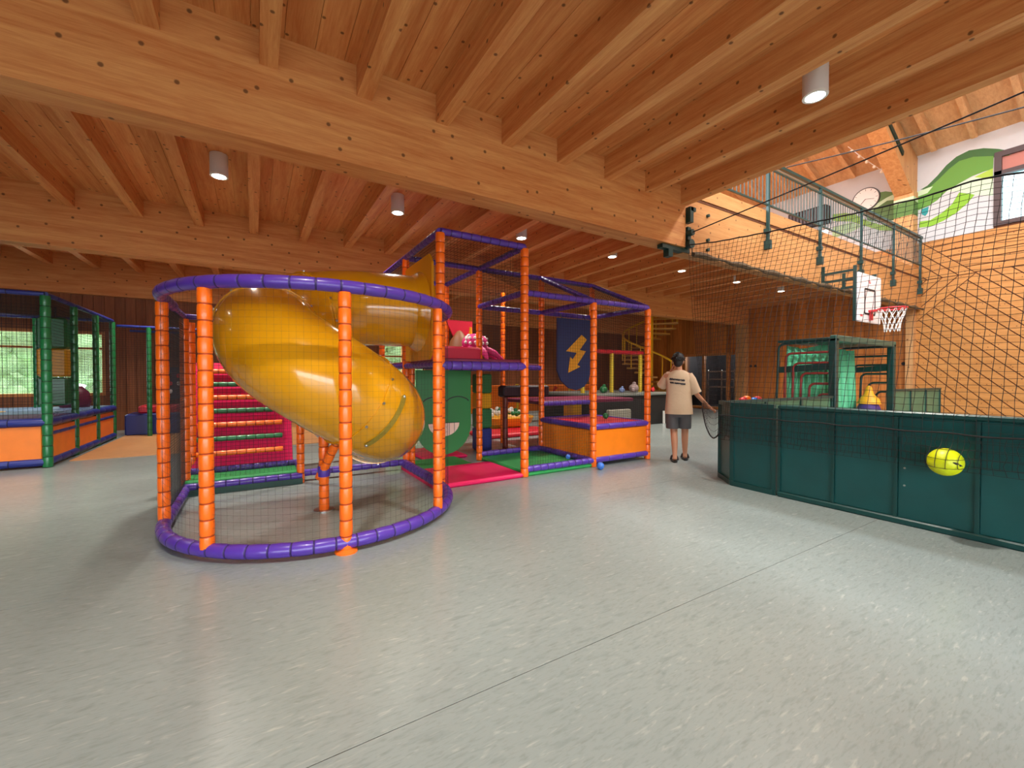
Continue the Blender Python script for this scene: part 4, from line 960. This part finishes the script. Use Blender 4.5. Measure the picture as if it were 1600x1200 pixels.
# ------------------------------------------------------------------ court net hanging from a cable and over the boards
nt_ = thing('court_net', 'black safety net hanging from a cable over the teal court boards', 'net')
HAND = Vector((6.17, 4.22, .87))
top = [(4.2, 3.41), (3.71, 3.33), (2.99, 3.26), (2.13, 3.2), (1.5, 3.17), (1.13, 3.2), (.83, 3.15), (0, 3.12), (-.7, 3.15)]
def interp(T, y):
    if y >= T[0][0]: return T[0][1]
    for (a, za), (b, zb) in zip(T[:-1], T[1:]):
        if y >= b: t = (a - y) / (a - b); return za + (zb - za) * t
    return T[-1][1]
CELL = .066
ncol = int((4.2 + .6) / CELL) + 1
def netpt(y, v):      # v 0 top .. 1 at board rim .. 1.2 bottom
    xt, zt = 5.78, interp(top, y)
    if y <= 3.35: rim = Vector((FX - .045 + (.0 if y < 3.05 else (y - 3.05) * .9), y, 1.05)); bot = rim + Vector((-.03, 0, -.44 - .01 * math.sin(y * 7)))
    else:
        t = (y - 3.35) / .85; rim = Vector((5.3, 3.4, 1.05)).lerp(HAND + Vector((0, 0, .16)), t); bot = Vector((5.28, 3.36, .6)).lerp(HAND, t) - Vector((0, 0, .22 * 4 * t * (1 - t)))
    tp = Vector((xt, y, zt))
    if v <= 1:
        p = tp.lerp(rim, v); p.x += -.05 * math.sin(v * PI); return p
    return rim.lerp(bot, (v - 1) / .2)
nv = 36; mb = MB()
vs_ = [i / nv for i in range(nv + 1)] + [1 + .2 * i / 6 for i in range(1, 7)]
grid = []
for i in range(ncol):
    yv = 4.2 - i * CELL; grid.append([netpt(yv, v) + Vector((0, .0025 * math.sin(j * 1.3 + i), .0025 * math.sin(i * 1.7 + j * .6))) for j, v in enumerate(vs_)])
NW = .0034
BALL = Vector((FX - .14, 1.125, .64)); BR = .115
def over(p):          # the net lies over the ball it has caught
    p = Vector(p); dy, dz = p.y - BALL.y, p.z - BALL.z; d2 = dy * dy + dz * dz; R2 = BR + .006
    if d2 < R2 * R2: p.x = min(p.x, BALL.x - math.sqrt(R2 * R2 - d2))
    elif d2 < .04: t = (.2 - math.sqrt(d2)) / (.2 - R2); p.x = min(p.x, p.x + (BALL.x - p.x) * t * t)
    return p
def wire(p, q):
    p = Vector(p); q = Vector(q); m_ = (p + q) / 2
    if abs(m_.y - BALL.y) < .22 and abs(m_.z - BALL.z) < .22 and p.z < 1.06:
        n_ = 4; P_ = [over(p.lerp(q, k_ / n_)) for k_ in range(n_ + 1)]
        for a_, b_ in zip(P_[:-1], P_[1:]): mb.bar(a_, b_, NW, caps=False)
    else: mb.bar(p, q, NW, caps=False)
for i in range(ncol):
    for j in range(len(vs_) - 1): wire(grid[i][j], grid[i][j + 1])
for j in range(1, len(vs_)):
    for i in range(ncol - 1): wire(grid[i][j], grid[i + 1][j])
# doubled fold along the boards
for i in range(ncol - 1):
    yv = 4.2 - (i + .5) * CELL
    if yv > 3.2: continue
    for a, b in ((.86, .79), (.79, .72), (.72, .65), (.65, .57)): mb.bar((FX - .085, yv + .01 * math.sin(a * 40 + i), a), (FX - .085, yv + .01 * math.sin(b * 40 + i), b), NW, caps=False)
for z in (.82, .755, .69, .625, .575): mb.bar((FX - .085, 3.2, z), (FX - .085, -.6, z - .01), NW, caps=False)
mb.build('mesh', NETBLK, nt_)
MB().tube([g[0] for g in grid], .009, 6).build('top_rope', NETBLK, nt_)
MB().tube([(FX - .085, 3.2 - .1 * k, .875 + .006 * math.sin(k * 1.3)) for k in range(38)], .007, 6).build('bottom_rope', NETBLK, nt_)
MB().tube([g[-1] for g in grid if g[-1].y > 3.3], .01, 6).build('edge_rope', NETBLK, nt_)
# scalloped spare netting bundled along the fascia foot
nf = thing('rolled_net', 'bundled brown netting hooked along the lower edge of the gallery fascia', 'net')
P = []
for k in range(90): P.append((5.95 + k * .118, 4.24, 3.3 + .02 * abs(math.sin(k * .7))))
MB().tube(P, [.035 + .014 * math.sin(k * .7) for k in range(90)], 7).build('bundle', mat('net_brown', (92, 74, 50), .8, bump=.6, bscale=90), nf, True)
for k in range(0, 90, 6): MB().cyl((5.95 + k * .118, 4.26, 3.32), (5.95 + k * .118, 4.26, 3.4), .008, 5).build('hook', DGREEN, nf)

# ball caught between net and boards
bo = thing('yellow_ball', 'yellow football caught in the net in front of the teal boards', 'ball', loc=(FX - .015 - .115 - .01, 1.125, .64))
o = MB().ball((0, 0, 0), .115, 24, 16).build('ball_skin', mat('neon_yellow', (216, 226, 18), .4), bo, True)
mb = MB()
for a0, e0, l in ((215, 8, 22), (222, 4, 10), (236, -2, 14)):
    pts = [(.1165 * math.cos(math.radians(e0 - t * l * .3)) * math.cos(math.radians(a0 + t * l)), .1165 * math.cos(math.radians(e0 - t * l * .3)) * math.sin(math.radians(a0 + t * l)), .1165 * math.sin(math.radians(e0 - t * l * .3))) for t in [i / 6 for i in range(7)]]
    mb.tube(pts, [.002, .006, .008, .007, .005, .004, .002], 6)
mb.build('black_mark', BLACK, bo)

# wall sockets on the plank wall
for lb, px_, py_ in (('pair of dark round sockets on the plank wall right of the interior window', 1177, 572), ('pair of dark round sockets on the plank wall near the timber column', 1418, 568)):
    c = onX(px_, py_, XW - .012); t = thing('wall_socket', lb, 'socket')
    for d in (-.09, .09): MB().tube([(XW - .012, c.y + d, c.z), (XW - .03, c.y + d, c.z)], .05, 12).build('socket', BLACK, t, True)

# ------------------------------------------------------------------ person walking away
def person():
    t = thing('person', 'person in beige t-shirt and grey shorts walking away, holding the net edge', 'person', loc=(5.86, 4.42, 0), rz=-math.radians(50))
    SKIN = mat('skin', (196, 138, 106), .5); SHIRT = mat('beige_cotton', (212, 184, 152), .85, bump=.3, bscale=18); SHORT = mat('grey_cotton', (92, 90, 92), .85, bump=.3, bscale=18)
    HAIR = mat('black_hair', (26, 20, 18), .6); SHOE = mat('black_sandal', (24, 22, 22), .6)
    # one skinned body: pelvis root
    J = {'pel': ((0, 0, .93), .13, .1), 'spi': ((0, .01, 1.12), .13, .1), 'che': ((0, 0, 1.3), .15, .1), 'nec': ((0, .0, 1.45), .055, .055), 'neck2': ((-.005, .02, 1.51), .052, .055), 'jaw': ((-.012, .045, 1.565), .066, .075), 'hea': ((-.015, .03, 1.635), .075, .092), 'cro': ((-.015, .02, 1.69), .05, .06),
         'hR': ((.09, 0, .88), .085, .09), 'kR': ((.1, .1, .49), .056, .058), 'cR': ((.1, .1, .33), .052, .056), 'aR': ((.105, .13, .09), .033, .036), 'heR': ((.105, .1, .05), .03, .035), 'tR': ((.12, .28, .04), .036, .022),
         'hL': ((-.09, 0, .88), .085, .09), 'kL': ((-.07, .03, .48), .056, .058), 'cL': ((-.065, -.05, .33), .052, .056), 'aL': ((-.06, -.1, .09), .033, .036), 'heL': ((-.06, -.14, .05), .03, .035), 'tL': ((-.07, .06, .035), .036, .022),
         'sR': ((.19, 0, 1.39), .062, .06), 'eR': ((.25, .0, 1.1), .04, .042), 'wR': ((.43, .05, .9), .026, .03), 'pR': ((.475, .06, .865), .032, .02),
         'sL': ((-.19, .01, 1.39), .062, .06), 'eL': ((-.25, .18, 1.2), .04, .042), 'wL': ((-.14, .3, 1.4), .026, .03), 'pL': ((-.11, .3, 1.46), .03, .022)}
    E = ['pel spi', 'spi che', 'che nec', 'nec neck2', 'neck2 jaw', 'jaw hea', 'hea cro', 'pel hR', 'hR kR', 'kR cR', 'cR aR', 'aR heR', 'heR tR', 'pel hL', 'hL kL', 'kL cL', 'cL aL', 'aL heL', 'heL tL', 'che sR', 'sR eR', 'eR wR', 'wR pR', 'che sL', 'sL eL', 'eL wL', 'wL pL']
    names_ = list(J); idx = {n: i for i, n in enumerate(names_)}
    V = [J[n][0] for n in names_]; Rd = [J[n][1:] for n in names_]; ED = [tuple(idx[x] for x in e.split()) for e in E]
    def chain(root, pts, rad):
        prev = idx[root]
        for p, r in zip(pts, rad): V.append(p); Rd.append((r, r)); ED.append((prev, len(V) - 1)); prev = len(V) - 1
    # right hand closes round the net edge; left hand raised near the cheek
    for k in range(4):
        o = -.028 + k * .018; L = (.9, 1.05, 1.0, .8)[k]
        chain('pR', [(.505, .06 + o, .845), (.505 + .035 * L, .06 + o, .83), (.515 + .03 * L, .06 + o, .80), (.515 + .008, .06 + o, .79)], (.0095, .009, .0085, .008))
        chain('pL', [(-.1, .3 - o, 1.495), (-.085, .3 - o, 1.5 + .04 * L), (-.06, .29 - o, 1.52 + .045 * L)], (.0095, .009, .008))
    chain('pR', [(.475, .02, .85), (.5, .005, .835), (.52, .012, .815)], (.011, .01, .009))
    chain('pL', [(-.085, .27, 1.475), (-.06, .25, 1.5), (-.05, .24, 1.525)], (.011, .01, .009))
    me = bpy.data.meshes.new('body'); me.from_pydata(V, ED, []); me.materials.append(SKIN)
    b = obj('body', me, t); b.modifiers.new('skin', 'SKIN').use_smooth_shade = True
    sv = me.skin_vertices[0].data
    for i, r in enumerate(Rd): sv[i].radius = r
    sv[0].use_root = True
    sb = b.modifiers.new('sub', 'SUBSURF'); sb.levels = 2; sb.render_levels = 2
    def ring(c, a, bb, n=20, tilt=0): return [(c[0] + a * math.cos(2 * PI * k / n), c[1] + bb * math.sin(2 * PI * k / n), c[2] + tilt * math.cos(2 * PI * k / n)) for k in range(n)]
    # hair cap: covers back and top of the head
    HC = Vector((-.015, .025, 1.63))
    mb = MB(); mb.ball(HC + Vector((0, -.012, .03)), .098, 18, 12, sc=(.93, 1.08, 1.0)); mb.ball(HC + Vector((0, -.05, -.04)), .07, 14, 9, sc=(1.0, .8, 1.0))
    for k in range(60):
        a = random.uniform(0, 6.28); e = random.uniform(-.3, 1.5); d = Vector((math.cos(e) * math.cos(a) * .93, math.cos(e) * math.sin(a), math.sin(e)))
        if d.y > .5 and d.z < .5: continue
        p = HC + Vector((0, -.012, .03)) + d * .094; q = p + d * .02 + Vector((random.uniform(-.02, .02), random.uniform(-.02, .01), -.012)); mb.tube([p, q], [.014, .004], 5)
    mb.build('hair', HAIR, t, True)
    for s_ in (-1, 1): MB().ball((HC.x + s_ * .082, HC.y + .015, HC.z - .03), .024, 10, 7, sc=(.5, .8, 1.3)).build('ear', SKIN, t, True)
    f = MB().ball((HC.x, HC.y + .1, HC.z - .035), .016, 8, 6, sc=(.8, 1.2, 1.2)).build('nose', SKIN, t, True)
    for s_ in (-1, 1): MB().ball((HC.x + s_ * .032, HC.y + .088, HC.z - .005), .011, 8, 6).build('eye', BLACK, t, True)
    MB().ball((HC.x, HC.y + .092, HC.z - .072), .02, 8, 6, sc=(1.2, .4, .35)).build('mouth', mat('lip', (164, 92, 80), .5), t, True)
    # t-shirt
    rg = [ring((0, 0, .765), .212, .16), ring((0, 0, .78), .214, .162), ring((0, .005, .95), .2, .146), ring((0, .005, 1.1), .19, .126), ring((0, 0, 1.25), .2, .13), ring((0, 0, 1.34), .205, .125), ring((0, .0, 1.4), .185, .11), ring((0, .005, 1.445), .12, .085), ring((0, .008, 1.47), .075, .07)]
    MB().loft(rg).build('t_shirt', SHIRT, t, True)
    def sleeve(p, q, r0, r1):
        MB().tube([p, Vector(p).lerp(Vector(q), .3), Vector(p).lerp(Vector(q), .8), q], [r0 * .8, r0, r1 * .98, r1], 14).build('sleeve', SHIRT, t, True)
    sleeve((.13, 0, 1.4), (.262, 0, 1.1), .088, .082); sleeve((-.13, .01, 1.4), (-.262, .16, 1.21), .088, .082)
    # blurred lettering on the back of the shirt
    mb = MB(); n = 26
    for row, (z, x0, x1, th) in enumerate(((1.33, -.15, .08, .034), (1.272, -.14, .1, .028))):
        pp = []
        for k in range(n):
            x = x0 + (x1 - x0) * k / (n - 1); zz = z - (x - x0) * .12 + .007 * math.sin(k * 1.9) + .004 * math.sin(k * 3.1)
            pp.append((x, -.131 * math.sqrt(max(.05, 1 - (x / .203) ** 2)) - .003, zz))
        for k in range(n - 1):
            if (k * 7 + row * 3) % 9 == 0: continue
            mb.bar(pp[k], pp[k + 1], .004, th * (.55 + .45 * abs(math.sin(k * 1.3))))
    mb.build('shirt_print', mat('print_black', (40, 34, 40), .7), t)
    # shorts
    MB().loft([ring((0, 0, .9), .175, .13), ring((0, 0, .8), .18, .135), ring((0, .0, .72), .185, .135)]).build('shorts', SHORT, t, True)
    for s_, ky in ((1, .085), (-1, .02)): MB().loft([ring((s_ * .085, 0, .82), .1, .125), ring((s_ * .09, ky * .4, .68), .104, .118), ring((s_ * .095, ky * .8, .54), .1, .112), ring((s_ * .095, ky * .85, .525), .094, .106)]).build('shorts_leg', SHORT, t, True)
    for x, y, z in ((.11, .1, 0), (-.065, -.14, 0)):
        sh_ = MB().loft([[(x + .052 * math.cos(2 * PI * k / 16) * (1.1 if math.sin(2 * PI * k / 16) > 0 else .9), y + .09 + .145 * math.sin(2 * PI * k / 16), zz) for k in range(16)] for zz in (0, .022)]).build('sandal', SHOE, t, True)
        MB().tube(smooth_path([(x - .055, y + .13, .015), (x - .035, y + .15, .075), (x, y + .155, .085), (x + .04, y + .15, .07), (x + .06, y + .13, .015)], 4), .016, 8).build('strap', SHOE, sh_, True)
    return t
person()
